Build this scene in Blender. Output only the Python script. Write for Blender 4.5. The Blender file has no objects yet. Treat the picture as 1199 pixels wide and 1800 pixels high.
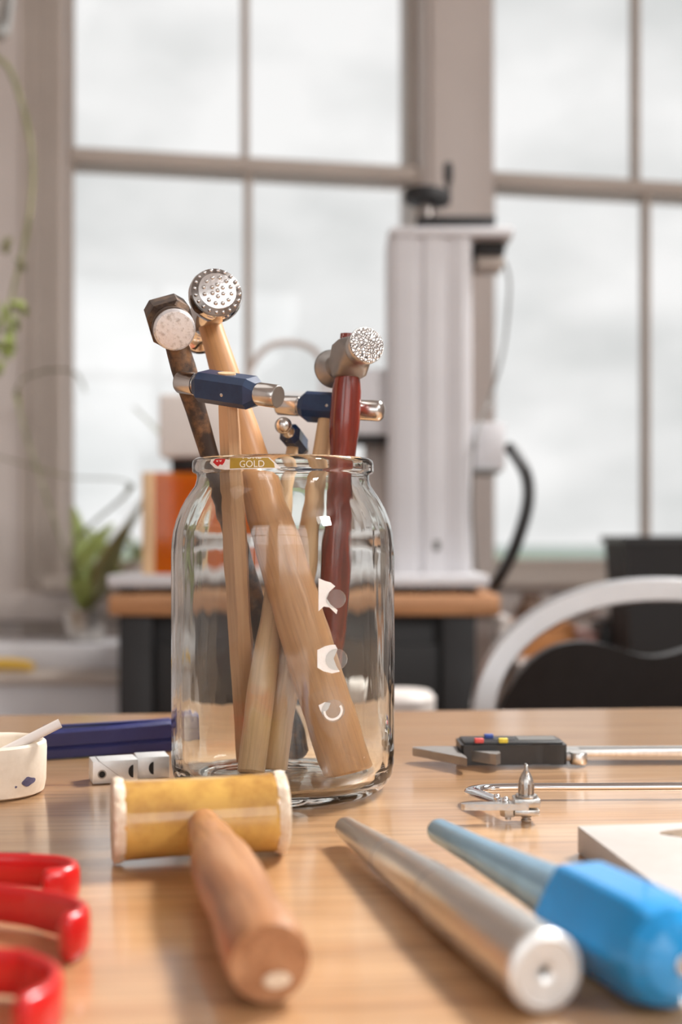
import bpy, bmesh, math, random
from mathutils import Vector, Matrix

random.seed(7)
SC = bpy.context.scene
COL = SC.collection
PI = math.pi

# ------------------------------------------------------------------ camera
FPX = 2131.0            # focal length in pixels of the 1199x1800 frame
TZ = 0.74               # table top height
EYE = TZ + 0.131        # camera height
HOR = 940.0             # row of the horizon
cam_d = bpy.data.cameras.new('camera')
cam = bpy.data.objects.new('camera', cam_d)
COL.objects.link(cam)
cam.location = (0, 0, EYE)
cam.rotation_euler = (PI / 2, 0, 0)
cam_d.sensor_width = 36.0
cam_d.lens = FPX / 1800.0 * 36.0
cam_d.shift_y = (HOR - 900.0) / 1800.0
cam_d.clip_start = 0.02
cam_d.clip_end = 3000
cam_d.dof.use_dof = True
cam_d.dof.focus_distance = 0.595
cam_d.dof.aperture_fstop = 5.3
SC.camera = cam

# ------------------------------------------------------------------ world: bright overcast sky
w = bpy.data.worlds.new('World')
SC.world = w
w.use_nodes = True
nt = w.node_tree
nt.nodes.clear()
n_out = nt.nodes.new('ShaderNodeOutputWorld')
n_bg = nt.nodes.new('ShaderNodeBackground')
n_tc = nt.nodes.new('ShaderNodeTexCoord')
n_mp = nt.nodes.new('ShaderNodeMapping')
n_no = nt.nodes.new('ShaderNodeTexNoise')
n_rp = nt.nodes.new('ShaderNodeValToRGB')
n_mp.inputs['Scale'].default_value = (3.2, 3.2, 6.5)
n_no.inputs['Scale'].default_value = 1.6
n_no.inputs['Detail'].default_value = 4.0
n_no.inputs['Roughness'].default_value = 0.5
n_rp.color_ramp.elements[0].position = 0.34
n_rp.color_ramp.elements[0].color = (0.66, 0.675, 0.67, 1)
n_rp.color_ramp.elements[1].position = 0.62
n_rp.color_ramp.elements[1].color = (0.90, 0.90, 0.895, 1)
nt.links.new(n_tc.outputs['Generated'], n_mp.inputs['Vector'])
nt.links.new(n_mp.outputs['Vector'], n_no.inputs['Vector'])
nt.links.new(n_no.outputs['Fac'], n_rp.inputs['Fac'])
nt.links.new(n_rp.outputs['Color'], n_bg.inputs['Color'])
n_bg.inputs['Strength'].default_value = 0.86
nt.links.new(n_bg.outputs['Background'], n_out.inputs['Surface'])

# ------------------------------------------------------------------ room lights, with added key and fill
def area(name, loc, target, sx, sy, power, color=(1, 1, 1), spread=180):
    d = bpy.data.lights.new(name, 'AREA')
    d.shape = 'RECTANGLE'
    d.size, d.size_y = sx, sy
    d.energy = power
    d.color = color
    d.spread = math.radians(spread)
    o = bpy.data.objects.new(name, d)
    COL.objects.link(o)
    o.location = loc
    v = Vector(target) - Vector(loc)
    o.rotation_euler = v.to_track_quat('-Z', 'Y').to_euler()
    return o

area('added_key_window_side', (1.22, 1.75, 2.80), (0.0, 0.50, 0.74), 0.70, 0.60, 52, (1.0, 0.985, 0.965), 100)  # added key light, strengthens the window daylight; no such ceiling lamp known
area('ceiling_lamp_behind', (2.21, -1.20, 2.68), (0.0, 0.6, 0.80), 0.36, 0.7, 50, (1.0, 0.99, 0.98))
area('added_fill_left', (-0.9, 0.7, 2.80), (-0.9, 0.8, 0.74), 1.4, 1.2, 4, (1.0, 0.985, 0.965))  # added soft fill to brighten the interior, no lamp known here
area('rear_window_daylight', (0.75, -2.42, 1.65), (0.75, 0.7, 1.60), 1.9, 1.6, 14, (0.98, 0.99, 1.0))
area('rear_window_daylight_left', (-1.35, -2.42, 1.65), (-1.35, 1.2, 1.60), 1.0, 1.6, 9, (0.98, 0.99, 1.0))

SC.view_settings.view_transform = 'Standard'
SC.view_settings.look = 'None'
SC.view_settings.exposure = 0.36
SC.view_settings.gamma = 1.0
SC.view_settings.use_curve_mapping = False
SC.cycles.max_bounces = 20
SC.cycles.transmission_bounces = 18
SC.cycles.glossy_bounces = 8
SC.cycles.transparent_max_bounces = 16
SC.cycles.sample_clamp_indirect = 8.0
SC.cycles.use_denoising = True


def P(px, py, Y):
    """point seen at pixel (px, py) of the photograph at depth Y"""
    return Vector(((px - 599.5) / FPX * Y, Y, EYE - (py - HOR) / FPX * Y))


# ------------------------------------------------------------------ materials
def srgb(r, g, b):
    f = lambda c: (c / 255 / 12.92) if c / 255 <= 0.04045 else ((c / 255 + 0.055) / 1.055) ** 2.4
    return (f(r), f(g), f(b), 1)


def new_mat(name):
    m = bpy.data.materials.new(name)
    m.use_nodes = True
    return m, m.node_tree, m.node_tree.nodes['Principled BSDF']


def mat(name, col, rough=0.5, metal=0.0, var=0.12, vscale=40.0, bump=0.0, bscale=200.0, coat=0.0,
        spec=None, stretch=(1, 1, 1), rvar=0.0):
    """one colour with a procedural mottling of +-var and an optional fine bump"""
    m, t, b = new_mat(name)
    tc = t.nodes.new('ShaderNodeTexCoord')
    mp = t.nodes.new('ShaderNodeMapping')
    mp.inputs['Scale'].default_value = stretch
    no = t.nodes.new('ShaderNodeTexNoise')
    no.inputs['Scale'].default_value = vscale
    no.inputs['Detail'].default_value = 4
    rp = t.nodes.new('ShaderNodeValToRGB')
    rp.color_ramp.elements[0].position = 0.3
    rp.color_ramp.elements[1].position = 0.7
    rp.color_ramp.elements[0].color = tuple(c * (1 - var) for c in col[:3]) + (1,)
    rp.color_ramp.elements[1].color = tuple(min(1, c * (1 + var)) for c in col[:3]) + (1,)
    t.links.new(tc.outputs['Object'], mp.inputs['Vector'])
    t.links.new(mp.outputs['Vector'], no.inputs['Vector'])
    t.links.new(no.outputs['Fac'], rp.inputs['Fac'])
    t.links.new(rp.outputs['Color'], b.inputs['Base Color'])
    b.inputs['Roughness'].default_value = rough
    b.inputs['Metallic'].default_value = metal
    b.inputs['Coat Weight'].default_value = coat
    if spec is not None:
        b.inputs['Specular IOR Level'].default_value = spec
    if rvar:
        mr = t.nodes.new('ShaderNodeMapRange')
        mr.inputs['To Min'].default_value = max(0.02, rough - rvar)
        mr.inputs['To Max'].default_value = rough + rvar
        t.links.new(no.outputs['Fac'], mr.inputs['Value'])
        t.links.new(mr.outputs['Result'], b.inputs['Roughness'])
    if bump:
        n2 = t.nodes.new('ShaderNodeTexNoise')
        n2.inputs['Scale'].default_value = bscale
        n2.inputs['Detail'].default_value = 3
        bp = t.nodes.new('ShaderNodeBump')
        bp.inputs['Strength'].default_value = bump
        bp.inputs['Distance'].default_value = 0.001
        t.links.new(mp.outputs['Vector'], n2.inputs['Vector'])
        t.links.new(n2.outputs['Fac'], bp.inputs['Height'])
        t.links.new(bp.outputs['Normal'], b.inputs['Normal'])
    return m


def wood(name, c_dark, c_mid, c_light, grain=(60, 60, 4), k=1.0, rough=0.4, coat=0.0, fine=0.35, bump=0.15):
    """grain stretched along the axis with the small entry of `grain`"""
    m, t, b = new_mat(name)
    tc = t.nodes.new('ShaderNodeTexCoord')
    mp = t.nodes.new('ShaderNodeMapping')
    mp.inputs['Scale'].default_value = tuple(g * k for g in grain)
    n1 = t.nodes.new('ShaderNodeTexNoise')
    n1.inputs['Scale'].default_value = 1.0
    n1.inputs['Detail'].default_value = 5
    n1.inputs['Distortion'].default_value = 0.6
    rp = t.nodes.new('ShaderNodeValToRGB')
    e = rp.color_ramp.elements
    e[0].position = 0.28
    e[0].color = c_dark
    e[1].position = 0.74
    e[1].color = c_light
    mid = e.new(0.5)
    mid.color = c_mid
    mp2 = t.nodes.new('ShaderNodeMapping')
    mp2.inputs['Scale'].default_value = tuple(g * k * 7 if g > min(grain) else g * k * 3.0 for g in grain)
    n2 = t.nodes.new('ShaderNodeTexNoise')
    n2.inputs['Scale'].default_value = 1.0
    n2.inputs['Detail'].default_value = 3
    r2 = t.nodes.new('ShaderNodeValToRGB')
    r2.color_ramp.elements[0].position = 0.33
    r2.color_ramp.elements[0].color = (1 - fine, 1 - fine * 1.1, 1 - fine * 1.2, 1)
    r2.color_ramp.elements[1].position = 0.5
    r2.color_ramp.elements[1].color = (1, 1, 1, 1)
    mx = t.nodes.new('ShaderNodeMix')
    mx.data_type = 'RGBA'
    mx.blend_type = 'MULTIPLY'
    mx.inputs['Factor'].default_value = 1.0
    t.links.new(tc.outputs['Object'], mp.inputs['Vector'])
    t.links.new(tc.outputs['Object'], mp2.inputs['Vector'])
    t.links.new(mp.outputs['Vector'], n1.inputs['Vector'])
    t.links.new(mp2.outputs['Vector'], n2.inputs['Vector'])
    t.links.new(n1.outputs['Fac'], rp.inputs['Fac'])
    t.links.new(n2.outputs['Fac'], r2.inputs['Fac'])
    t.links.new(rp.outputs['Color'], mx.inputs['A'])
    t.links.new(r2.outputs['Color'], mx.inputs['B'])
    t.links.new(mx.outputs['Result'], b.inputs['Base Color'])
    b.inputs['Roughness'].default_value = rough
    b.inputs['Coat Weight'].default_value = coat
    b.inputs['Coat Roughness'].default_value = 0.16
    bp = t.nodes.new('ShaderNodeBump')
    bp.inputs['Strength'].default_value = bump
    bp.inputs['Distance'].default_value = 0.0006
    t.links.new(n2.outputs['Fac'], bp.inputs['Height'])
    t.links.new(bp.outputs['Normal'], b.inputs['Normal'])
    return m


def blotch(name, c_base, c_spot, scale, lo, hi, rough=0.5, metal=0.0, bump=0.0, bdist=0.001, metal2=None, rough2=None, coat=0.0):
    """two colours in patches: worn paint, rust, scuffs"""
    m, t, b = new_mat(name)
    tc = t.nodes.new('ShaderNodeTexCoord')
    no = t.nodes.new('ShaderNodeTexNoise')
    no.inputs['Scale'].default_value = scale
    no.inputs['Detail'].default_value = 6
    no.inputs['Roughness'].default_value = 0.65
    rp = t.nodes.new('ShaderNodeValToRGB')
    rp.color_ramp.elements[0].position = lo
    rp.color_ramp.elements[0].color = c_base
    rp.color_ramp.elements[1].position = hi
    rp.color_ramp.elements[1].color = c_spot
    t.links.new(tc.outputs['Object'], no.inputs['Vector'])
    t.links.new(no.outputs['Fac'], rp.inputs['Fac'])
    t.links.new(rp.outputs['Color'], b.inputs['Base Color'])
    b.inputs['Roughness'].default_value = rough
    b.inputs['Metallic'].default_value = metal
    b.inputs['Coat Weight'].default_value = coat
    for key, v0, v1 in (('Metallic', metal, metal2), ('Roughness', rough, rough2)):
        if v1 is not None:
            mr = t.nodes.new('ShaderNodeMapRange')
            mr.inputs['From Min'].default_value = lo
            mr.inputs['From Max'].default_value = hi
            mr.inputs['To Min'].default_value = v0
            mr.inputs['To Max'].default_value = v1
            t.links.new(no.outputs['Fac'], mr.inputs['Value'])
            t.links.new(mr.outputs['Result'], b.inputs[key])
    if bump:
        bp = t.nodes.new('ShaderNodeBump')
        bp.inputs['Strength'].default_value = bump
        bp.inputs['Distance'].default_value = bdist
        t.links.new(no.outputs['Fac'], bp.inputs['Height'])
        t.links.new(bp.outputs['Normal'], b.inputs['Normal'])
    return m


M = {}
M['table'] = wood('table_oak', srgb(176, 130, 88), srgb(192, 149, 106), srgb(204, 164, 122), (4, 46, 46), 1.0, 0.35, 1.0, 0.30, 0.25)
M['beech'] = wood('beech', srgb(198, 142, 92), srgb(206, 152, 102), srgb(214, 164, 116), (90, 90, 9), 1.0, 0.38, 0.15, 0.14, 0.12)
M['pale_wood'] = wood('pale_wood', srgb(206, 168, 124), srgb(214, 178, 136), srgb(222, 190, 150), (110, 110, 9), 1.0, 0.48, 0.0, 0.12, 0.12)
M['tan_wood'] = wood('tan_wood', srgb(190, 144, 104), srgb(200, 156, 116), srgb(208, 168, 128), (110, 110, 9), 1.0, 0.45, 0.0, 0.14, 0.12)
M['red_wood'] = wood('red_wood', srgb(92, 26, 16), srgb(126, 42, 26), srgb(146, 58, 36), (90, 90, 8), 1.0, 0.26, 0.6, 0.25, 0.05)
M['mallet_wood'] = wood('mallet_wood', srgb(150, 98, 62), srgb(172, 120, 82), srgb(190, 142, 104), (80, 80, 8), 1.0, 0.35, 0.1, 0.30, 0.12)
M['grimy_wood'] = blotch('grimy_wood', srgb(58, 42, 33), srgb(146, 104, 66), 90, 0.46, 0.72, 0.5, 0.0, 0.3, 0.0008)
M['rust_steel'] = blotch('rust_steel', srgb(60, 46, 38), srgb(138, 108, 82), 110, 0.42, 0.72, 0.45, 0.55, 0.35, 0.0006)
M['chrome'] = mat('chrome', (0.82, 0.82, 0.83, 1), 0.06, 1.0, 0.03)
M['face_steel'] = mat('face_steel', (0.92, 0.92, 0.92, 1), 0.32, 1.0, 0.05, 300, 0.1, 900)
M['steel'] = mat('steel', (0.66, 0.63, 0.60, 1), 0.22, 1.0, 0.10, 120, 0.0)
M['brushed'] = mat('brushed_steel', (0.70, 0.68, 0.65, 1), 0.30, 1.0, 0.10, 60, 0.12, 300, stretch=(6, 6, 0.5))
M['satin_steel'] = mat('satin_steel', (0.36, 0.34, 0.32, 1), 0.42, 0.9, 0.08, 120, 0.1, 400)
M['dark_steel'] = mat('dark_steel', (0.30, 0.27, 0.25, 1), 0.3, 1.0, 0.12, 120)
M['nickel'] = mat('nickel', (0.54, 0.52, 0.49, 1), 0.26, 0.9, 0.08, 250, 0.15, 600)
M['scuffed_face'] = blotch('scuffed_face', (0.80, 0.79, 0.80, 1), (0.45, 0.42, 0.40, 1), 500, 0.50, 0.72, 0.38, 0.7, 0.5, 0.0005)
M['blue_paint'] = blotch('blue_paint', srgb(20, 44, 78), srgb(30, 58, 94), 160, 0.4, 0.75, 0.35, 0.0, 0.15, 0.0004, coat=0.2)
M['hole_dark'] = mat('hole_dark', srgb(28, 24, 22), 0.7)
M['aluminium'] = mat('aluminium', (0.74, 0.74, 0.73, 1), 0.42, 0.6, 0.07, 150, 0.15, 500)
M['black_plastic'] = mat('black_plastic', srgb(34, 33, 33), 0.35, 0, 0.08, 60)
M['matt_black'] = mat('matt_black', srgb(30, 29, 30), 0.6, 0, 0.08, 20)
M['grey_plastic'] = mat('grey_plastic', srgb(104, 102, 98), 0.4, 0, 0.05, 60)
M['red_plastic'] = mat('red_plastic', srgb(198, 22, 22), 0.3, 0, 0.08, 60, coat=0.3)
M['navy_plastic'] = mat('navy_plastic', srgb(38, 42, 98), 0.42, 0, 0.15, 40, 0.2, 200)
M['button_red'] = mat('button_red', srgb(206, 76, 70), 0.5, 0, 0.05)
M['button_yellow'] = mat('button_yellow', srgb(214, 190, 60), 0.5, 0, 0.05)
M['button_blue'] = mat('button_blue', srgb(50, 76, 150), 0.5, 0, 0.05)
M['blue_enamel'] = mat('blue_enamel', srgb(24, 146, 214), 0.24, 0.0, 0.06, 30, coat=0.4)
M['blue_shaft'] = mat('blue_shaft', (0.34, 0.56, 0.74, 1), 0.28, 0.7, 0.08, 60)
M['ceramic'] = blotch('ceramic_board', srgb(188, 181, 176), srgb(172, 162, 154), 14, 0.5, 0.8, 0.7, 0.0, 0.1, 0.0006)
M['plaster'] = blotch('plaster', srgb(224, 210, 192), srgb(206, 188, 166), 60, 0.45, 0.8, 0.75, 0.0, 0.25, 0.0008)
M['purple_stain'] = mat('purple_stain', srgb(84, 78, 104), 0.6, 0, 0.3, 300)
M['white_plastic'] = mat('white_plastic', srgb(226, 218, 212), 0.45, 0, 0.03, 20)
M['white_metal'] = mat('white_metal', srgb(207, 206, 209), 0.42, 0, 0.03, 10)
M['rawhide'] = blotch('rawhide', srgb(206, 162, 84), srgb(158, 108, 54), 48, 0.44, 0.74, 0.20, 0.0, 0.25, 0.0008, coat=0.7)
M['rawhide_edge'] = blotch('rawhide_edge', srgb(238, 222, 200), srgb(206, 174, 140), 220, 0.4, 0.75, 0.7, 0.0, 0.8, 0.0012)
M['paint_white'] = mat('paint_white', srgb(196, 186, 180), 0.5, 0, 0.03, 5)
M['paint_sash'] = mat('paint_sash', srgb(184, 172, 162), 0.5, 0, 0.05, 8)
M['wall'] = mat('wall_paint', srgb(206, 198, 194), 0.8, 0, 0.03, 4, 0.1, 60)
M['floor'] = wood('floor_wood', srgb(110, 80, 56), srgb(134, 100, 72), srgb(150, 116, 86), (2, 20, 20), 1.0, 0.5)
M['cart_wood'] = wood('cart_wood', srgb(166, 114, 72), srgb(186, 134, 92), srgb(200, 150, 108), (3, 40, 40), 1.0, 0.5)
M['orange_acrylic'] = None
M['leaf'] = mat('leaf', srgb(146, 160, 88), 0.5, 0, 0.25, 30)
M['leaf_dry'] = mat('leaf_dry', srgb(142, 124, 80), 0.6, 0, 0.3, 30)
M['leaf_olive'] = mat('leaf_olive', srgb(134, 134, 92), 0.5, 0, 0.2, 30)
M['paper'] = mat('paper', srgb(240, 236, 232), 0.8, 0, 0.03, 300, 0.3, 500)
M['gold_print'] = mat('gold_print', srgb(176, 142, 46), 0.4, 0, 0.08, 200)
M['red_print'] = mat('red_print', srgb(204, 34, 36), 0.5, 0, 0.05)
M['white_print'] = mat('white_print', srgb(246, 240, 226), 0.6, 0, 0.02)
M['yellow'] = mat('yellow_rubber', srgb(206, 166, 66), 0.5, 0, 0.15, 30)
M['silver_frame'] = mat('silver_frame', (0.56, 0.56, 0.57, 1), 0.34, 0.8, 0.04, 20)
M['leather'] = mat('black_leather', srgb(28, 26, 27), 0.38, 0, 0.15, 60, 0.3, 150)
M['brown_glass'] = mat('brown_pot', srgb(106, 82, 66), 0.4, 0, 0.1)
M['grass'] = blotch('grass_hill', srgb(170, 186, 142), srgb(196, 200, 160), 0.03, 0.4, 0.7, 0.9)
M['far_hill'] = blotch('far_hill', srgb(172, 188, 180), srgb(194, 204, 196), 0.02, 0.4, 0.7, 0.9)  # pale bluish green, distance haze put into the colour
M['pot_metal'] = mat('pot_metal', (0.55, 0.53, 0.50, 1), 0.3, 0.9, 0.3, 50, 0.8, 60)
M['soil'] = mat('soil', srgb(66, 50, 38), 0.9, 0, 0.3, 80, 0.6, 100)
M['warm_box'] = mat('warm_box', srgb(186, 124, 70), 0.6, 0, 0.1, 20)
M['pink_box'] = mat('pink_box', srgb(206, 160, 150), 0.6, 0, 0.1, 20)


def glass_mat(name, col, rough=0.0, ior=1.5):
    m, t, b = new_mat(name)
    b.inputs['Base Color'].default_value = col
    b.inputs['Transmission Weight'].default_value = 1.0
    b.inputs['Roughness'].default_value = rough
    b.inputs['IOR'].default_value = ior
    tc = t.nodes.new('ShaderNodeTexCoord')
    no = t.nodes.new('ShaderNodeTexNoise')
    no.inputs['Scale'].default_value = 1.0
    mpg = t.nodes.new('ShaderNodeMapping')
    mpg.inputs['Scale'].default_value = (46, 46, 10)
    bp = t.nodes.new('ShaderNodeBump')
    bp.inputs['Strength'].default_value = 0.34
    bp.inputs['Distance'].default_value = 0.002
    t.links.new(tc.outputs['Object'], mpg.inputs['Vector'])
    t.links.new(mpg.outputs['Vector'], no.inputs['Vector'])
    t.links.new(no.outputs['Fac'], bp.inputs['Height'])
    t.links.new(bp.outputs['Normal'], b.inputs['Normal'])
    return m


def thin_pane(name, tint, refl=0.08, rough=0.02, body=None, bodyfac=0.0):
    """thin sheet: straight-through transmission plus a mirror part by the Fresnel angle"""
    m = bpy.data.materials.new(name)
    m.use_nodes = True
    t = m.node_tree
    t.nodes.clear()
    o = t.nodes.new('ShaderNodeOutputMaterial')
    tr = t.nodes.new('ShaderNodeBsdfTransparent')
    tr.inputs['Color'].default_value = tint
    gl = t.nodes.new('ShaderNodeBsdfGlossy')
    gl.inputs['Roughness'].default_value = rough
    fr = t.nodes.new('ShaderNodeFresnel')
    fr.inputs['IOR'].default_value = 1.4
    mx = t.nodes.new('ShaderNodeMixShader')
    t.links.new(fr.outputs['Fac'], mx.inputs['Fac'])
    src = tr.outputs[0]
    if body:
        df = t.nodes.new('ShaderNodeBsdfDiffuse')
        df.inputs['Color'].default_value = body
        tl = t.nodes.new('ShaderNodeBsdfTranslucent')
        tl.inputs['Color'].default_value = body
        m0 = t.nodes.new('ShaderNodeMixShader')
        m0.inputs['Fac'].default_value = 0.5
        t.links.new(df.outputs[0], m0.inputs[1])
        t.links.new(tl.outputs[0], m0.inputs[2])
        m1 = t.nodes.new('ShaderNodeMixShader')
        m1.inputs['Fac'].default_value = bodyfac
        t.links.new(tr.outputs[0], m1.inputs[1])
        t.links.new(m0.outputs[0], m1.inputs[2])
        src = m1.outputs[0]
    t.links.new(src, mx.inputs[1])
    t.links.new(gl.outputs[0], mx.inputs[2])
    t.links.new(mx.outputs[0], o.inputs['Surface'])
    return m


M['jar_glass'] = glass_mat('jar_glass', (0.955, 0.975, 0.955, 1), 0.0, 1.5)
M['pane'] = thin_pane('window_pane', (0.99, 0.99, 0.99, 1))
M['orange_acrylic'] = thin_pane('orange_acrylic', srgb(255, 196, 66), body=srgb(246, 140, 20), bodyfac=0.5)
M['glue'] = thin_pane('dried_glue', (0.985, 0.985, 0.98, 1), rough=0.15, body=(0.85, 0.85, 0.83, 1), bodyfac=0.12)


def cross_hatch_face(name):
    m, t, b = new_mat(name)
    b.inputs['Metallic'].default_value = 0.85
    b.inputs['Roughness'].default_value = 0.33
    tc = t.nodes.new('ShaderNodeTexCoord')
    vo = t.nodes.new('ShaderNodeTexVoronoi')
    vo.feature = 'DISTANCE_TO_EDGE'
    vo.inputs['Scale'].default_value = 620
    br = t.nodes.new('ShaderNodeTexNoise')
    br.inputs['Scale'].default_value = 900
    rp = t.nodes.new('ShaderNodeValToRGB')
    rp.color_ramp.elements[0].position = 0.03
    rp.color_ramp.elements[0].color = (0.10, 0.08, 0.07, 1)
    rp.color_ramp.elements[1].position = 0.16
    rp.color_ramp.elements[1].color = (0.92, 0.90, 0.88, 1)
    bp = t.nodes.new('ShaderNodeBump')
    bp.inputs['Strength'].default_value = 0.8
    bp.inputs['Distance'].default_value = 0.0008
    t.links.new(tc.outputs['Object'], vo.inputs['Vector'])
    t.links.new(vo.outputs['Distance'], rp.inputs['Fac'])
    t.links.new(rp.outputs['Color'], b.inputs['Base Color'])
    t.links.new(vo.outputs['Distance'], bp.inputs['Height'])
    t.links.new(bp.outputs['Normal'], b.inputs['Normal'])
    return m


M['hatched_face'] = cross_hatch_face('hatched_face')


# ------------------------------------------------------------------ mesh helpers
class MB:
    def __init__(self):
        self.v, self.f = [], []

    def add(self, vs, fs, mx=None):
        o = len(self.v)
        self.v += [tuple(mx @ Vector(p)) if mx is not None else tuple(p) for p in vs]
        self.f += [tuple(i + o for i in f) for f in fs]
        return self

    def rings(self, rings, cap0=True, cap1=True, closed=True, mx=None):
        n = len(rings[0])
        vs = [p for r in rings for p in r]
        fs = []
        for k in range(len(rings) - 1):
            for i in range(n if closed else n - 1):
                j = (i + 1) % n
                fs.append((k * n + i, k * n + j, (k + 1) * n + j, (k + 1) * n + i))
        if cap0:
            fs.append(tuple(range(n - 1, -1, -1)))
        if cap1:
            b = (len(rings) - 1) * n
            fs.append(tuple(b + i for i in range(n)))
        return self.add(vs, fs, mx)

    def lathe(self, prof, n=48, mx=None):
        """closed shape of revolution about local z; r == 0 ends become caps"""
        rs = [[(r * math.cos(2 * PI * i / n), r * math.sin(2 * PI * i / n), z) for i in range(n)] for r, z in prof]
        return self.rings(rs, prof[0][0] > 1e-7 or True, True, True, mx)

    def ring_lathe(self, prof, n=64, mx=None):
        """profile is a closed loop (a hollow ring or vessel wall)"""
        rs = [[(r * math.cos(2 * PI * i / n), r * math.sin(2 * PI * i / n), z) for i in range(n)] for r, z in prof]
        return self.rings(rs + [rs[0]], False, False, True, mx)

    def box(self, c, s, b=0.0, mx=None, seg=2):
        bm = bmesh.new()
        bmesh.ops.create_cube(bm, size=1.0)
        for v in bm.verts:
            v.co = Vector((v.co.x * s[0] + c[0], v.co.y * s[1] + c[1], v.co.z * s[2] + c[2]))
        if b > 0:
            bmesh.ops.bevel(bm, geom=bm.edges[:], offset=b, segments=seg, affect='EDGES', profile=0.5)
        bm.verts.index_update()
        self.add([v.co.copy() for v in bm.verts], [tuple(v.index for v in f.verts) for f in bm.faces], mx)
        bm.free()
        return self

    def prism(self, pts, z0, z1, mx=None):
        """outline in xy, extruded along z"""
        n = len(pts)
        return self.rings([[(x, y, z0) for x, y in pts], [(x, y, z1) for x, y in pts]], mx=mx)

    def loft(self, path, sect, up=(0, 0, 1), mx=None):
        """sect(k, t) -> outline [(a, b)] ; a across, b along up"""
        path = [Vector(p) for p in path]
        up = Vector(up)
        rs = []
        for k, p in enumerate(path):
            d = (path[min(k + 1, len(path) - 1)] - path[max(k - 1, 0)]).normalized()
            a = d.cross(up)
            if a.length < 1e-6:
                a = d.cross(Vector((1, 0, 0)))
            a.normalize()
            bv = a.cross(d).normalized()
            rs.append([p + a * x + bv * y for x, y in sect(k, k / (len(path) - 1))])
        return self.rings(rs, mx=mx)

    def tube(self, path, r, n=12, up=(0, 0, 1), mx=None):
        f = r if callable(r) else (lambda t: r)
        return self.loft(path, lambda k, t: circ(f(t), n), up, mx)

    def ball(self, c, r, n=20, m=12, mx=None, sz=1.0):
        prof = [(max(1e-5, r * math.sin(PI * k / m)), -r * sz * math.cos(PI * k / m)) for k in range(m + 1)]
        T = Matrix.Translation(Vector(c))
        return self.lathe(prof, n, (mx @ T) if mx is not None else T)


def circ(r, n=16, ry=None, ph=0.0):
    ry = r if ry is None else ry
    return [(r * math.cos(2 * PI * i / n + ph), ry * math.sin(2 * PI * i / n + ph)) for i in range(n)]


def smooth_path(pts, per=8):
    """Catmull-Rom through the points"""
    pts = [Vector(p) for p in pts]
    out = []
    for i in range(len(pts) - 1):
        p0, p1, p2, p3 = pts[max(i - 1, 0)], pts[i], pts[i + 1], pts[min(i + 2, len(pts) - 1)]
        for k in range(per):
            t = k / per
            out.append(0.5 * ((2 * p1) + (p2 - p0) * t + (2 * p0 - 5 * p1 + 4 * p2 - p3) * t * t + (3 * p1 - p0 - 3 * p2 + p3) * t ** 3))
    out.append(pts[-1])
    return out


def interp(tab, t):
    for (a, va), (b, vb) in zip(tab, tab[1:]):
        if t <= b:
            u = 0 if b == a else (t - a) / (b - a)
            u = max(0, u)
            u = u * u * (3 - 2 * u)
            return va + (vb - va) * u
    return tab[-1][1]


def obj(name, mb, m, parent=None, angle=35, smooth=True):
    me = bpy.data.meshes.new(name)
    me.from_pydata(mb.v, [], mb.f)
    bm = bmesh.new()
    bm.from_mesh(me)
    bmesh.ops.remove_doubles(bm, verts=bm.verts[:], dist=1e-6)
    bmesh.ops.recalc_face_normals(bm, faces=bm.faces[:])
    bm.to_mesh(me)
    bm.free()
    me.materials.append(m if not isinstance(m, str) else M[m])
    if smooth:
        me.polygons.foreach_set('use_smooth', [True] * len(me.polygons))
        me.set_sharp_from_angle(angle=math.radians(angle))
    o = bpy.data.objects.new(name, me)
    COL.objects.link(o)
    if parent is not None:
        o.parent = parent
    return o


def thing(name, label, cat, loc=(0, 0, 0), mx=None, group=None):
    o = bpy.data.objects.new(name, None)
    o.empty_display_size = 0.02
    COL.objects.link(o)
    if mx is not None:
        o.matrix_world = mx
    else:
        o.location = loc
    o['label'] = label
    o['category'] = cat
    if group:
        o['group'] = group
    return o


def single(name, mb, m, label, cat, loc=None, mx=None, group=None, angle=35):
    o = obj(name, mb, m, None, angle)
    if mx is not None:
        o.matrix_world = mx
    elif loc is not None:
        o.location = loc
    o['label'] = label
    o['category'] = cat
    if group:
        o['group'] = group
    return o


def struct(name, mb, m, parent=None, angle=35):
    o = obj(name, mb, m, parent, angle)
    if parent is None:
        o['kind'] = 'structure'
    return o


def RZ(a, loc=(0, 0, 0)):
    return Matrix.Translation(Vector(loc)) @ Matrix.Rotation(a, 4, 'Z')


def frame(O, z, x):
    z = Vector(z).normalized()
    x = Vector(x)
    x = (x - z * x.dot(z)).normalized()
    y = z.cross(x)
    m = Matrix((x, y, z)).transposed().to_4x4()
    m.translation = Vector(O)
    return m


AX_X = Matrix.Rotation(PI / 2, 4, 'Y')      # local z of a lathe -> +x


# ================================================================== THE ROOM
WA = math.radians(10.8)                     # the window wall recedes to the right
WY = 2.6
WM = RZ(WA, (0, WY, 0))                     # wall frame: x along the wall, -y into the room


def S(px):                                  # pixel column -> distance along the wall
    u = (px - 599.5) / FPX
    return WY * u / (math.cos(WA) - u * math.sin(WA))


ZR = EYE + 0.793                            # meeting rail
ZS = EYE - 0.085                            # sill
ZT = 2.58                                   # window head
ZC = 2.85
floor = struct('floor', MB().box((0.3, 0.4, -0.03), (6.4, 7.4, 0.06)), 'floor')
ceiling = struct('ceiling', MB().box((0.3, 0.4, ZC + 0.03), (6.4, 7.4, 0.06)), 'wall')

sL0, sL1 = S(118), S(745)
sR0, sR1 = S(868), S(868) + (S(745) - S(118))
DT = 0.22


def wallbox(mb, x0, x1, z0, z1, y0=0.0, y1=DT, b=0.0):
    return mb.box(((x0 + x1) / 2, (y0 + y1) / 2, (z0 + z1) / 2), (x1 - x0, y1 - y0, z1 - z0), b)


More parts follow.
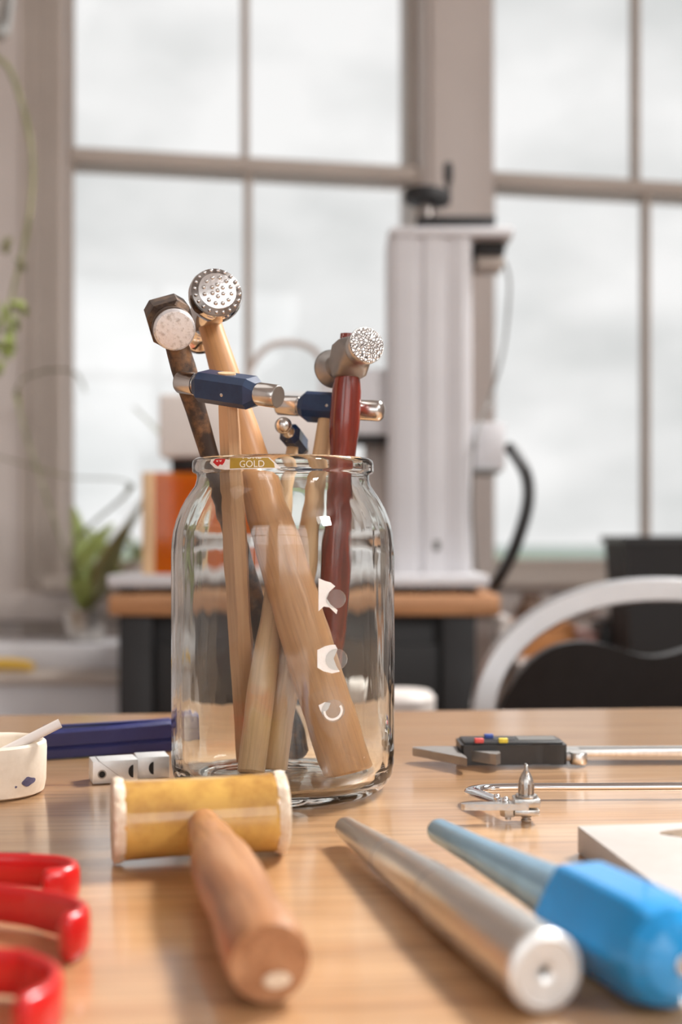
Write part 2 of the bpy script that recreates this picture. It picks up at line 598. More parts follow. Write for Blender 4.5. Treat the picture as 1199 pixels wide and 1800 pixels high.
mb = MB()
wallbox(mb, -2.6, 3.2, 0, ZS - 0.03)
wallbox(mb, -2.6, 3.2, ZT, ZC)
wallbox(mb, -2.6, sL0, ZS - 0.03, ZT)
wallbox(mb, sL1, sR0, ZS - 0.03, ZT)
wallbox(mb, sR1, 3.2, ZS - 0.03, ZT)
o = struct('wall_back', mb, 'paint_white')
o.matrix_world = WM
o = struct('wall_left', MB().box((-2.55, 0, ZC / 2), (0.1, 6.4, ZC)), 'wall')
o = struct('wall_right', MB().box((2.75, 0, ZC / 2), (0.1, 7.0, ZC)), 'wall')
mb = MB()
mb.box((0.1, -2.55, 0.4), (5.2, 0.1, 0.8)).box((0.1, -2.55, 2.65), (5.2, 0.1, 0.4))
mb.box((-2.2, -2.55, 1.6), (0.6, 0.1, 1.7)).box((-0.52, -2.55, 1.6), (0.6, 0.1, 1.7)).box((2.25, -2.55, 1.6), (1.0, 0.1, 1.7))
struct('wall_rear', mb, 'wall')


def window(name, s0, s1, z0, z1, y_up, y_lo, barcols):
    root = bpy.data.objects.new(name, None)
    COL.objects.link(root)
    root.matrix_world = WM
    root['kind'] = 'structure'
    # sill and head linings
    obj('sill', wallbox(MB(), s0 - 0.05, s1 + 0.05, z0 - 0.03, z0, -0.06, DT, 0.004), 'paint_sash', root)
    st = 0.012
    for nm, za, zb, yy in (('upper_sash', ZR - 0.012, z1, y_up), ('lower_sash', z0, ZR + 0.014, y_lo)):
        fr = MB()
        wallbox(fr, s0, s0 + st, za, zb, yy, yy + 0.04)
        wallbox(fr, s1 - st, s1, za, zb, yy, yy + 0.04)
        if nm == 'upper_sash':
            wallbox(fr, s0, s1, zb - 0.05, zb, yy, yy + 0.04)
            wallbox(fr, s0, s1, za, za + 0.026, yy, yy + 0.04)
        else:
            wallbox(fr, s0, s1, za, za + 0.03, yy, yy + 0.04)
            wallbox(fr, s0, s1, zb - 0.030, zb, yy - 0.006, yy + 0.04, 0.003)
        sash = obj(nm, fr, 'paint_sash', root)
        sm = (s0 + s1) / 2
        obj('glazing_bar', wallbox(MB(), sm - 0.008, sm + 0.008, za, zb, yy + 0.004, yy + 0.034, 0.003), 'paint_sash', sash)
        for a, b in ((s0, sm), (sm, s1)):
            obj('pane', wallbox(MB(), a + 0.008, b - 0.008, za + 0.02, zb - 0.02, yy + 0.018, yy + 0.021), 'pane', sash, smooth=False)
    return root


window('window_1', sL0, sL1, ZS, ZT, 0.085, 0.03, 1)
window('window_2', sR0, sR1, ZS, ZT, 0.085, 0.03, 1)
# left casing: fluted boards
mb = MB()
c0, c1 = S(38), S(112)
wc = (c1 - c0) / 4
for k in range(4):
    t = struct('trim_%d' % (k + 1), wallbox(MB(), c0 + k * wc, c0 + (k + 1) * wc - 0.004, ZS - 0.12, ZT + 0.06, -0.012 - 0.006 * (k % 2), 0.0, 0.003), 'paint_sash')
    t.matrix_world = WM
t = struct('trim_5', wallbox(MB(), sL1 + 0.012, sR0 - 0.012, ZS, ZT + 0.06, -0.02, 0.0, 0.004), 'paint_white')
t.matrix_world = WM
t = struct('trim_6', wallbox(MB(), sR1 + 0.01, sR1 + 0.12, ZS, ZT + 0.06, -0.02, 0.0, 0.004), 'paint_white')
t.matrix_world = WM
# ledge behind the windows
t = struct('trim_7', wallbox(MB(), -1.3, 2.2, ZS - 0.09, ZS - 0.03, -0.03, 0.0, 0.004), 'paint_white')
t.matrix_world = WM

# bars of the rear windows (behind the camera)
for nm, xc, wd in (('window_3', -1.35, 1.0), ('window_4', 0.75, 1.9)):
    r = bpy.data.objects.new(nm, None)
    COL.objects.link(r)
    r.location = (xc, -2.5, 1.65)
    r['kind'] = 'structure'
    obj('frame_bar', MB().box((0, 0.14, 0), (0.05, 0.04, 1.6)).box((0, 0.14, 0.2), (wd, 0.04, 0.05)), 'paint_white', r)

# hills outside
def ridge(name, y, zt, amp, m, seed, depth):
    rnd = random.Random(seed)
    ph = [rnd.uniform(0, 6.28) for _ in range(5)]
    n = 60
    W = y * 1.6
    rings = []
    for j, (dy, dz) in enumerate(((0, -1.0), (depth * 0.5, -0.35), (depth, 0.0), (depth * 1.5, -0.5))):
        row = []
        for i in range(n + 1):
            x = -W + 2 * W * i / n
            h = sum(math.sin(x / W * (3 + 4 * q) + ph[q]) / (1 + q) for q in range(5))
            row.append((x, y + dy, EYE + zt + dz * abs(zt) * 2 + amp * h * (1 if j in (1, 2) else 0.2)))
        rings.append(row)
    o = struct(name, MB().rings(rings, False, False, False), m)
    return o


ridge('hill_far', 420, -5.2, 1.2, 'far_hill', 3, 120)
ridge('hill_near', 160, -4.2, 0.35, 'grass', 9, 60)

# ================================================================== TABLE
TA = math.radians(4.29)
tbl = thing('work_table', 'oak work table with the jar of hammers and tools lying on it', 'table', mx=RZ(TA, (0, 0, 0)))
back = 0.9017 * math.cos(TA)
# local y of the back edge line: rotate point (0, .9017)
tb = MB().box((0.12, back - 0.55, TZ - 0.018), (1.75, 1.10, 0.036), 0.004, seg=3)
obj('table_top', tb, 'table', tbl)
ap = MB()
obj('apron', MB().box((0.12, back - 0.09, TZ - 0.085), (1.5, 0.022, 0.095), 0.002), 'table', tbl)
obj('apron', MB().box((0.12, back - 1.02, TZ - 0.085), (1.5, 0.022, 0.095), 0.002), 'table', tbl)
for sx in (-0.66, 0.90):
    for sy in (back - 0.09, back - 1.02):
        obj('leg', MB().box((sx, sy, (TZ - 0.037) / 2), (0.06, 0.06, TZ - 0.037), 0.004), 'table', tbl)

# ================================================================== JAR
JX, JY = -0.02977, 0.625
jar = thing('glass_jar', 'clear wide mouthed glass jar holding six hammers upright', 'jar', (JX, JY, TZ))
outer = [(0.0, 0.0035), (0.030, 0.0033), (0.042, 0.0018), (0.0450, 0.0002), (0.0475, 0.0004), (0.0515, 0.0024), (0.0545, 0.0056),
         (0.0563, 0.0095), (0.0571, 0.0145), (0.0573, 0.022), (0.0573, 0.070), (0.0573, 0.120), (0.0571, 0.126), (0.0563, 0.1325), (0.0547, 0.1385), (0.0526, 0.1440),
         (0.0500, 0.1490), (0.0473, 0.1530), (0.0452, 0.1560), (0.0443, 0.1590), (0.0442, 0.1612), (0.0446, 0.1620), (0.0462, 0.1626), (0.0466, 0.1636),
         (0.0466, 0.1672), (0.0462, 0.1688), (0.0450, 0.1697)]
inner = [(0.0438, 0.1696), (0.0430, 0.1688), (0.0427, 0.1670), (0.0422, 0.1620), (0.0420, 0.1590), (0.0428, 0.1555), (0.0449, 0.1520),
         (0.0476, 0.1478), (0.0501, 0.1428), (0.0521, 0.1375), (0.0535, 0.1320), (0.0537, 0.1260), (0.0538, 0.120), (0.0538, 0.070), (0.0538, 0.022),
         (0.0532, 0.0160), (0.0518, 0.0115), (0.0492, 0.0082), (0.0440, 0.0070), (0.030, 0.0074), (0.0, 0.0078)]
mb = MB()
NJ = 128
prof = outer[1:] + inner[:-1]
rs = [[(r * math.cos(2 * PI * i / NJ), r * math.sin(2 * PI * i / NJ), z) for i in range(NJ)] for r, z in prof]
mb.rings(rs, True, True)
jglass = obj('glass_body', mb, 'jar_glass', jar, angle=60)


def on_cyl(R, th, z):                        # angle measured from the side that faces the camera, + to the right
    return (R * math.sin(th), -R * math.cos(th), z)


def patch(pts, R, thick=0.0002, n=1):
    """polygon of (x_mm along the arc from front, z_m) wrapped on a cylinder"""
    m_ = MB()
    bm = bmesh.new()
    vs = [bm.verts.new((a, z, 0)) for a, z in pts]
    f = bm.faces.new(vs)
    bmesh.ops.triangulate(bm, faces=bm.faces[:])
    for _ in range(2):
        bmesh.ops.subdivide_edges(bm, edges=bm.edges[:], cuts=1, use_grid_fill=True)
    bm.verts.index_update()
    v0 = [on_cyl(R, v.co.x / R, v.co.y) for v in bm.verts]
    v1 = [on_cyl(R + thick, v.co.x / R, v.co.y) for v in bm.verts]
    fs = [tuple(v.index for v in f.verts) for f in bm.faces]
    nv = len(v0)
    be = [(e.verts[0].index, e.verts[1].index) for e in bm.edges if len(e.link_faces) == 1]
    bm.free()
    m_.add(v0 + v1, [tuple(reversed(f)) for f in fs] + [tuple(i + nv for i in f) for f in fs] + [(a, b, b + nv, a + nv) for a, b in be])
    return m_


def text_mesh(txt, size):
    cu = bpy.data.curves.new('lettering', 'FONT')
    cu.body = txt
    cu.size = size
    cu.align_x = 'CENTER'
    o = bpy.data.objects.new('lettering', cu)
    COL.objects.link(o)
    dg = bpy.context.evaluated_depsgraph_get()
    me = o.evaluated_get(dg).to_mesh()
    v = [tuple(p.co) for p in me.vertices]
    f = [tuple(p.vertices) for p in me.polygons]
    o.evaluated_get(dg).to_mesh_clear()
    bpy.data.objects.remove(o)
    bpy.data.curves.remove(cu)
    return v, f


RR = 0.04665
rd = math.radians
lab = obj('label_remnant', patch([(-0.0385, 0.1660), (-0.0375, 0.1690 - 0.0012), (-0.030, 0.1680), (-0.0256, 0.1672), (-0.0240, 0.1680), (-0.010, 0.1682), (-0.0045, 0.1680),
                                  (0.0000, 0.1640), (0.0010, 0.1626), (-0.012, 0.1625), (-0.028, 0.1624), (-0.0345, 0.1634)], RR), 'paper', jar)
lab['label'] = 'torn paper label strip with red, white and gold print'
obj('gold_band', patch([(-0.0248, 0.1680), (-0.0050, 0.1678), (-0.0022, 0.1652), (-0.0018, 0.1630), (-0.0250, 0.1629)], RR + 0.0002, 0.0001), 'gold_print', lab)
obj('red_mark', patch([(-0.0362, 0.1664), (-0.0345, 0.1679), (-0.0300, 0.1679), (-0.0276, 0.1676), (-0.0284, 0.1660), (-0.0296, 0.1648), (-0.0312, 0.1652), (-0.0325, 0.1642), (-0.0340, 0.1650)], RR + 0.0002, 0.0001), 'red_print', lab)
v, f = text_mesh('GOLD', 0.0046)
v = [on_cyl(RR + 0.00045, (x - 0.0130) / RR, 0.1634 + y) for x, y, z in v]
obj('lettering', MB().add(v, f), 'white_print', lab, smooth=False)
v, f = text_mesh('PURE', 0.0042)
# only the feet of the torn upper line remain
bm = bmesh.new()
bv = [bm.verts.new(p) for p in v]
for ff in f:
    try:
        bm.faces.new([bv[i] for i in ff])
    except ValueError:
        pass
bmesh.ops.bisect_plane(bm, geom=bm.verts[:] + bm.edges[:] + bm.faces[:], plane_co=(0, 0.0007, 0), plane_no=(0, 1, 0), clear_outer=True)
bm.verts.index_update()
v = [on_cyl(RR + 0.00045, (p.co.x - 0.0130) / RR, 0.16735 + p.co.y) for p in bm.verts]
f = [tuple(q.index for q in ff.verts) for ff in bm.faces]
bm.free()
obj('lettering', MB().add(v, f), 'white_print', lab, smooth=False)
for dx in (-0.0330, -0.0308):
    a = [(dx + 0.0007 * math.sin(t), 0.1672 - 0.0008 * math.cos(t)) for t in [k * PI / 5 - PI / 2 for k in range(6)]]
    b = [(dx + 0.0003 * math.sin(t), 0.1672 - 0.0004 * math.cos(t)) for t in [k * PI / 5 - PI / 2 for k in range(6)]]
    obj('lettering', patch(a + b[::-1], RR + 0.0004, 0.00005), 'white_print', lab, smooth=False)

v, f = text_mesh('D', 0.0024)
v = [on_cyl(0.0538 + (y - .0008) * .55, (x + 0.0285) / 0.054, 0.0045 + y) for x, y, z in v]
obj('embossed_letter', MB().add(v, f), 'glue', jar, smooth=False)
# glue dots and torn paper left on the body
RB = 0.0575


def front_z(py):
    return (EYE - TZ) - (py - HOR) / (FPX / (JY - RB * 0.92))


def front_a(px):
    x = (px - 498) / (FPX / (JY - RB * 0.88)) + 0.0
    return RB * math.asin(max(-1, min(1, x / RB)))


def body_patch(name, pix, m, thick=0.00025, dr=0.0):
    return obj(name, patch([(front_a(x), front_z(y)) for x, y in pix], RB + dr, thick), m, jar)


def dots(cx, cy, r, k=16):
    return [(cx + r * math.cos(2 * PI * i / k), cy + r * math.sin(2 * PI * i / k)) for i in range(k)]


body_patch('paper_scrap', [(569, 1016), (580, 1021), (590, 1024), (598, 1031), (588, 1040), (583, 1052), (590, 1063), (602, 1073), (600, 1080), (588, 1068), (578, 1066), (569, 1074)], 'paper')
body_patch('paper_scrap', [(567, 1142), (580, 1136), (590, 1134), (598, 1134), (602, 1142), (595, 1158), (600, 1172), (606, 1182), (592, 1184), (578, 1180), (567, 1173)], 'paper')
body_patch('paper_scrap', [(569, 1239), (580, 1234), (590, 1236), (586, 1246), (576, 1256), (572, 1248)], 'paper')
for cx, cy, r in ((599, 1053, 17), (600, 1160, 19), (594, 1250, 20)):
    body_patch('glue_dot', dots(cx, cy, r), 'glue', 0.0005, 0.0003)
# dried glue ring of the lowest dot
ringp = [(594 + 13 * math.cos(t), 1250 + 13 * math.sin(t)) for t in [k * PI / 10 - 0.6 for k in range(13)]]
ringq = [(594 + 17 * math.cos(t), 1250 + 17 * math.sin(t)) for t in [k * PI / 10 - 0.6 for k in range(13)]]
body_patch('paper_scrap', ringq + ringp[::-1], 'paper', 0.0003, 0.0008)


# ================================================================== HAMMERS
def handle(root, L, tab, m, n=28, sx=1.0, facets=None, ov=0.0, name='handle'):
    """handle along local z from 0 to L; tab = (t, radius)"""
    rings = []
    K = 44
    for k in range(K + 1):
        t = k / K
        r = interp(tab, t)
        if k == 0:
            rings.append([(x * sx, y, 0.0) for x, y in circ(r - 0.0012, n)])
            rings.append([(x * sx, y, 0.0012) for x, y in circ(r, n)])
            continue
        if facets:
            rings.append([(x * sx, y, t * L) for x, y in facet(r, facets, n)])
        else:
            rings.append([(x * sx, y, t * L) for x, y in circ(r, n)])
    if facets:
        rings[0] = [(x * sx, y, 0.0) for x, y in facet(interp(tab, 0) - 0.001, facets, n)]
        rings[1] = [(x * sx, y, 0.001) for x, y in facet(interp(tab, 0), facets, n)]
    return obj(name, MB().rings(rings), m, root, angle=24 if facets else 40)


def facet(r, sides, n):
    out = []
    for i in range(n):
        a = 2 * PI * i / n
        s = 2 * PI / sides
        b = (a % s) - s / 2
        out.append((r * math.cos(s / 2) / math.cos(b) * math.cos(a), r * math.cos(s / 2) / math.cos(b) * math.sin(a)))
    return out


GH = 'hammers standing in the glass jar'


def hammer(name, label, B, T, front, rear):
    B, T = Vector(B), Vector(T)
    d = Vector(front) - Vector(rear)
    mx = frame(B, T - B, d)
    L = (T - B).length
    # true head axis in the hammer's frame: the head may sit a few degrees off square
    dl = (mx.to_3x3().inverted() @ d).normalized()
    global HM
    HM = Matrix.Translation((0, 0, L)) @ Matrix.Rotation(math.atan2(-dl.z, dl.x), 4, 'Y')
    return thing(name, label, 'hammer', mx=mx, group=GH), L


def octa(s, c):
    h = s / 2
    return [(h, -h + c), (h, h - c), (h - c, h), (-h + c, h), (-h, h - c), (-h, -h + c), (-h + c, -h), (h - c, -h)]


def xsect(mb, secs, mx=None):
    """secs: (x, outline in (y, z)) lofted along x"""
    return mb.rings([[(x, a, b) for a, b in o] for x, o in secs], mx=mx)


# 1: old dark hammer
h, L = hammer('hammer', 'old grimy dark hammer with scuffed round face, leaning left in the jar',
              P(526, 1331, 0.659), P(298, 564, 0.610), P(301, 573, 0.589), P(283, 540, 0.633))
handle(h, L + 0.004, [(0, .0068), (.2, .0066), (.5, .0056), (.70, .0048), (.78, .0052), (.88, .0064), (.95, .0058), (1, .0050)], 'grimy_wood', sx=1.0)
T0 = HM
hb = xsect(MB(), [(-.024, octa(.010, .002)), (-.020, octa(.016, .003)), (-.011, octa(.021, .004)), (.009, octa(.022, .005)), (.011, octa(.019, .0055))], HM)
hd = obj('head', hb, 'rust_steel', h, angle=30)
obj('neck', MB().lathe([(.0092, 0), (.0100, .003), (.0104, .005), (.0106, .010), (.0102, .0118)], 40, T0 @ Matrix.Translation((.010, 0, 0)) @ AX_X), 'rust_steel', hd)
obj('striking_face', MB().lathe([(.0103, 0), (.0101, .0012), (.0092, .0021), (.006, .0025), (.0001, .0026)], 40, T0 @ Matrix.Translation((.0215, 0, 0)) @ AX_X), 'scuffed_face', hd)

# 2: chrome texturing hammer
fr, re = P(382, 512, 0.618), P(347, 590, 0.672)
h, L = hammer('hammer', 'large chrome hammer with a dimpled round face and thick beech handle', P(611, 1361, 0.600), (fr + re) / 2, fr, re)
handle(h, L - 0.006, [(0, .0122), (.1, .0126), (.3, .0127), (.5, .0121), (.6, .0106), (.72, .0090), (.86, .0076), (1, .0064)], 'beech')
T0 = HM
hl = (fr - re).length / 2
hd = obj('head', MB().lathe([(.0001, -hl), (.0095, -hl), (.0115, -hl + .0015), (.0122, -hl + .004), (.0118, -hl + .007), (.0090, -hl + .009), (.0072, -hl + .013), (.0070, -.013), (.0086, -.010), (.0092, -.006),
                              (.0092, .006), (.0086, .010), (.0080, hl - .014), (.0092, hl - .012), (.0115, hl - .0105), (.0134, hl - .009), (.0139, hl - .006), (.0137, hl - .003), (.0132, hl - .0016)], 56, T0 @ AX_X), 'chrome', h)
obj('bevel_ring', MB().ring_lathe([(.0132, hl - .0018), (.0130, hl - .0010), (.0098, hl + .0006), (.0098, hl - .0018)], 56, T0 @ AX_X), 'dark_steel', hd)
obj('striking_face', MB().lathe([(.0098, hl - .0018), (.0098, hl + .0006), (.0094, hl + .0008), (.0001, hl + .0010)], 48, T0 @ AX_X), 'face_steel', hd)
db = MB()
for rr, nn, ph in ((0, 1, 0), (.0032, 6, .3), (.0072, 12, .1)):
    for i in range(nn):
        a = 2 * PI * i / nn + ph
        db.ball((hl + .0008, rr * math.cos(a), rr * math.sin(a)), .0012, 12, 8, HM)
dp = obj('dimples', db, 'steel', hd)  # steel darker than the face: the dimples' shade is put into the colour
dp['kind'] = 'stuff'
db = MB()
for i in range(20):
    a = 2 * PI * i / 20
    db.ball((hl - .0001, .0115 * math.cos(a), .0115 * math.sin(a)), .0010, 10, 6, HM)
dp = obj('rim_dimples', db, 'chrome', hd)
dp['kind'] = 'stuff'


# 3, 5: blue steel-ended hammers
def blue_hammer(label, B, T, front, rear, tab, wm, dome, facets=None, body=.0148, half=.0165, tot=.030, rc=.0056):
    h, L = hammer('hammer', label, B, T, front, rear)
    handle(h, L + body / 2 + .0003, tab, wm, n=36 if facets else 28, facets=facets)
    s = body
    mb = xsect(MB(), [(-half, octa(s * .70, s * .2)), (-half + .004, octa(s, .0028)), (half - .004, octa(s, .0028)), (half, octa(s * .70, s * .2))], HM)
    hd = obj('head', mb, 'blue_paint', h, angle=20)
    T0 = HM
    for sg in (1, -1):
        dm = dome if sg == 1 else False
        pr = [(rc * 1.02, half - .001), (rc * .90, half), (rc * .90, half + .0008), (rc, half + .0010), (rc, tot - .0006)]
        pr += [(rc * .95, tot + .0005), (rc * .7, tot + .0018), (rc * .35, tot + .0024), (.0001, tot + .0026)] if dm else [(rc * .93, tot), (.0001, tot + .0001)]
        obj('striking_end', MB().lathe(pr, 36, T0 @ (AX_X if sg == 1 else Matrix.Rotation(-PI / 2, 4, 'Y'))), 'steel', hd)
        # worn end face
        if not dm:
            obj('end_face', MB().lathe([(rc * .93, tot), (rc * .90, tot + .0003), (.0001, tot + .0003)], 32, T0 @ (AX_X if sg == 1 else Matrix.Rotation(-PI / 2, 4, 'Y'))), 'satin_steel', hd)
    for sg in (1, -1):
        obj('rivet', MB().lathe([(.0009, 0), (.0009, .0004), (.0001, .0005)], 12, Matrix.Translation((.002, sg * (s / 2 - .0002), L - .0015)) @ Matrix.Rotation(-sg * PI / 2, 4, 'X')), 'steel', hd)
    # end grain of the handle in the eye
    obj('handle_tip', MB().rings([[(x * 1.5, y, L + s / 2 - .001) for x, y in circ(.0034, 24)], [(x * 1.5, y, L + s / 2 + .0006) for x, y in circ(.0032, 24)]]), 'pale_wood', h)
    return h


blue_hammer('blue headed hammer with steel cylinder ends, foremost, on a faceted tan handle',
            P(434, 1341, 0.648), P(400, 684, 0.589), P(472, 694, 0.576), P(325, 672, 0.602),
            [(0, .0062), (.3, .0068), (.6, .0064), (.85, .0056), (.97, .0050), (1, .0040)], 'tan_wood', False, facets=6, half=.0185)
blue_hammer('blue headed hammer behind the red handle, lying level with a domed steel end',
            P(482, 1358, 0.616), P(577, 717, 0.663), P(662, 722, 0.653), P(498, 712, 0.673),
            [(0, .0064), (.3, .0070), (.6, .0058), (.9, .0047), (1, .0040)], 'pale_wood', True)

# 4: red-handled hammer with grey head
fr, re = P(645, 606, 0.618), P(583, 650, 0.664)
h, L = hammer('hammer', 'polished red handled hammer with a grey head and cross hatched face', P(570, 1318, 0.648), P(613, 629, 0.641), fr, re)
handle(h, L + .0125, [(0, .0060), (.2, .0072), (.42, .0082), (.58, .0066), (.70, .0068), (.79, .0082), (.86, .0078), (.92, .0060), (1, .0052)], 'red_wood')
T0 = HM
mb = MB()
secs = []
for x, sz, pw in ((-.011, .0070, 2), (-.008, .0076, 3), (-.004, .0082, 9), (.005, .0084, 9), (.009, .0084, 5), (.013, .0082, 2.2), (.016, .0080, 2)):
    o_ = []
    for i in range(40):
        a = 2 * PI * i / 40
        c, s_ = abs(math.cos(a)) ** (2 / pw), abs(math.sin(a)) ** (2 / pw)
        o_.append((math.copysign(c * sz, math.cos(a)), math.copysign(s_ * sz * (1.0 if math.sin(a) > 0 or abs(x) > .0085 else 1.32), math.sin(a))))
    secs.append((x, o_))
xsect(mb, secs, HM)
hd = obj('head', mb, 'satin_steel', h, angle=40)
hl = (fr - re).length / 2
obj('face_collar', MB().lathe([(.0080, .0155), (.0086, .0165), (.0094, hl - .0035), (.0096, hl - .001), (.0093, hl - .0002)], 44, T0 @ AX_X), 'brushed', hd)
obj('striking_face', MB().lathe([(.0093, hl - .0004), (.0090, hl + .0004), (.006, hl + .0011), (.003, hl + .0014), (.0001, hl + .0015)], 44, T0 @ AX_X), 'hatched_face', hd)
obj('rear_peen', MB().lathe([(.0066, .010), (.0058, .014), (.0065, .018), (.0095, .021), (.0108, .0235), (.0108, hl - .002), (.0100, hl), (.0001, hl + .002)], 44, T0 @ Matrix.Rotation(-PI / 2, 4, 'Y')), 'satin_steel', hd)

# 6: small ball-ended hammer
fr, re = P(498, 748, 0.642), P(533, 792, 0.694)
h, L = hammer('hammer', 'small blue headed hammer with a polished steel ball, low in the jar mouth', P(441, 1363, 0.598), (fr + re) / 2, fr, re)
handle(h, L + .0058, [(0, .0066), (.25, .0070), (.55, .0050), (.85, .0036), (1, .0030)], 'pale_wood')
hl = (fr - re).length / 2
T0 = HM
mb = xsect(MB(), [(-.0165, octa(.0075, .0022)), (-.013, octa(.0108, .0026)), (.010, octa(.0110, .0026)), (.0145, octa(.0070, .0022))], HM)
hd = obj('head', mb, 'blue_paint', h, angle=20)
obj('neck', MB().lathe([(.0036, .013), (.0036, .017), (.0026, .0185), (.0026, hl - .003)], 28, T0 @ AX_X), 'steel', hd)
obj('ball', MB().ball((hl, 0, 0), .0046, 28, 16, HM), 'steel', hd)
obj('peen', MB().lathe([(.0038, .015), (.0038, .024), (.0030, .026), (.0001, .0262)], 28, T0 @ Matrix.Rotation(-PI / 2, 4, 'Y')), 'steel', hd)

# ================================================================== RAWHIDE MALLET
mc = Vector((-0.0572, 0.490, TZ + 0.0174))
me_ = Vector((-0.0196, 0.335, TZ + 0.0126))
mx = frame(mc, Vector((0, 0, 1)), me_ - mc)        # local x runs towards the handle end
ma = thing('mallet', 'rawhide mallet with a turned wooden handle pointing at the camera', 'mallet', mx=mx)
Lh = (me_ - mc).length
hx = Matrix.Rotation(-PI / 2, 4, 'X')              # lathe axis -> +y
mb = MB()
rnd = random.Random(4)
prof = [(.0150, -.033), (.0160, -.0318), (.0158, -.028), (.0154, -.012), (.0154, .012), (.0158, .028), (.0160, .0318), (.0150, .033)]
mb.lathe(prof, 56, hx)
hd = obj('head', mb, 'rawhide', ma, angle=50)
for sg in (-1, 1):
    rings = []
    for r, y in ((.0152, .0306), (.0160, .0302), (.0165, .0318), (.0167, .0340), (.0158, .0348), (.0001, .0340)):
        rg = []
        for i in range(72):
            a = 2 * PI * i / 72
            j = .0002 * math.sin(a * 9 + sg) + rnd.uniform(-.0003, .0003)
            rr = r + (j if r > .01 else 0)
            rg.append((rr * math.cos(a), sg * (y + (rnd.uniform(-.0005, .0005) if r > .0162 else 0)), rr * math.sin(a)))
        rings.append(rg)
    obj('worn_lip', MB().rings(rings), 'rawhide_edge', hd, angle=60)
# the handle: flattened bulb, in its own frame so that the grain follows it
tilt = math.atan2(mc.z - me_.z, Lh)
rings = []
for k in range(49):
    t = k / 48
    x = -0.0185 + (Lh + 0.0185) * t
    w_ = interp([(0, .0062), (.20, .0064), (.34, .0088), (.50, .0114), (.62, .0118), (.75, .0110), (.92, .0122), (.985, .0121), (1, .0112)], t)
    hh = interp([(0, .0062), (.20, .0064), (.34, .0082), (.50, .0100), (.62, .0104), (.75, .0104), (.92, .0120), (.985, .0119), (1, .0110)], t)
    rings.append([(x, w_ * c, hh * s_) for c, s_ in circ(1, 10 if False else 32)])
mh = MB().rings([[(p[1], p[2], p[0]) for p in r] for r in rings])
ho = obj('handle', mh, 'mallet_wood', ma)
ho.matrix_local = Matrix.Rotation(tilt, 4, 'Y') @ Matrix(((0, 0, 1, 0), (1, 0, 0, 0), (0, 1, 0, 0), (0, 0, 0, 1)))
scr = obj('worn_end_mark', MB().rings([[(x * 1.0 + .002, y * .6 - .005, Lh - .0004) for x, y in circ(.0042, 14)], [(x * .9 + .002, y * .5 - .005, Lh + .0004) for x, y in circ(.0042, 14)]]), 'rawhide_edge', ho)

# ================================================================== STEEL RING MANDREL
a = Vector((0.0013, 0.513, TZ + 0.0074))
b = Vector((0.0560, 0.330, TZ + 0.0118))
mx = frame(a, b - a, Vector((0, 0, 1)))
md = thing('ring_mandrel', 'polished tapered steel ring mandrel lying between mallet and blue tool', 'mandrel', mx=mx)
L = (b - a).length
obj('tapered_shaft', MB().lathe([(.0034, 0), (.0044, .0012), (.0047, .003), (.0053, .020), (.0054, .0205), (.0094, L * .60)], 56), 'brushed', md)
gr = obj('grip', MB().lathe([(.0094, L * .60), (.0097, L * .602), (.0099, L * .606), (.0106, L * .80), (.0113, L - .0016)], 56), 'brushed', md)
obj('end_cap', MB().lathe([(.0113, L - .0018), (.0108, L - .0005), (.0090, L + .0003), (.0086, L - .0002), (.0030, L - .0004), (.0016, L - .0012), (.0001, L - .0014)], 56), 'aluminium', gr, angle=18)
obj('centre_hole', MB().lathe([(.0013, L - .0020), (.0012, L - .0010), (.0001, L - .0010)], 20), 'hole_dark', gr)
for zz in (L * .30, L * .58):
    obj('engraved_ring', MB().ring_lathe([(interp([(0, .0047), (1, .0094)], 0) + (.0094 - .0047) * zz / (L * .6) + .00006, zz), (.0047 + (.0094 - .0047) * zz / (L * .6) + .00012, zz + .0005), (.0047 + (.0094 - .0047) * zz / (L * .6) - .0002, zz + .0005), (.0047 + (.0094 - .0047) * zz / (L * .6) - .0002, zz)], 48), 'dark_steel', md)

# ================================================================== BLUE HEX TOOL
a = Vector((0.0389, 0.494, TZ + 0.0108))
b = Vector((0.0912, 0.327, TZ + 0.0160))
mx = frame(a, b - a, Vector((0, 0, 1)))
bt = thing('hex_mandrel', 'blue tool with tapered metal shaft and thick hexagonal handle, lying on table', 'mandrel', mx=mx)
L = (b - a).length
obj('shaft', MB().lathe([(.0036, 0), (.0046, .0012), (.0050, .003), (.0058, .040), (.0080, L * .50), (.0092, L * .60), (.0096, L * .655)], 48), 'blue_shaft', bt)
hexr = lambda r: [(r * math.cos(PI / 3 * i + PI / 6), r * math.sin(PI / 3 * i + PI / 6)) for i in range(6)]


def hexring(r, z, rnd_=0.0):
    out = []
    for i in range(6):
        a0, a1 = PI / 3 * i + PI / 6, PI / 3 * (i + 1) + PI / 6
        for t in (0.06, 0.5, 0.94):
            x = r * (math.cos(a0) * (1 - t) + math.cos(a1) * t)
            y = r * (math.sin(a0) * (1 - t) + math.sin(a1) * t)
            q = math.hypot(x, y)
            k = 1 + rnd_ * (r * .93 / q - 1)
            out.append((x * k, y * k, z))
    return out


hg = MB().rings([hexring(.0100, L * .645, .9), hexring(.0135, L * .665, .4), hexring(.0162, L * .69), hexring(.0165, L * .80), hexring(.0165, L - .012), hexring(.0160, L - .008, .5), hexring(.0146, L - .003, 1), hexring(.0105, L + .0005, 1), hexring(.0050, L + .0025, 1), hexring(.0016, L + .003, 1)])
hg = obj('hex_handle', hg, 'blue_enamel', bt, angle=16)
obj('end_plug', MB().lathe([(.0028, L), (.0028, L + .0036), (.0018, L + .0040), (.0001, L + .0040)], 20), 'nickel', hg)

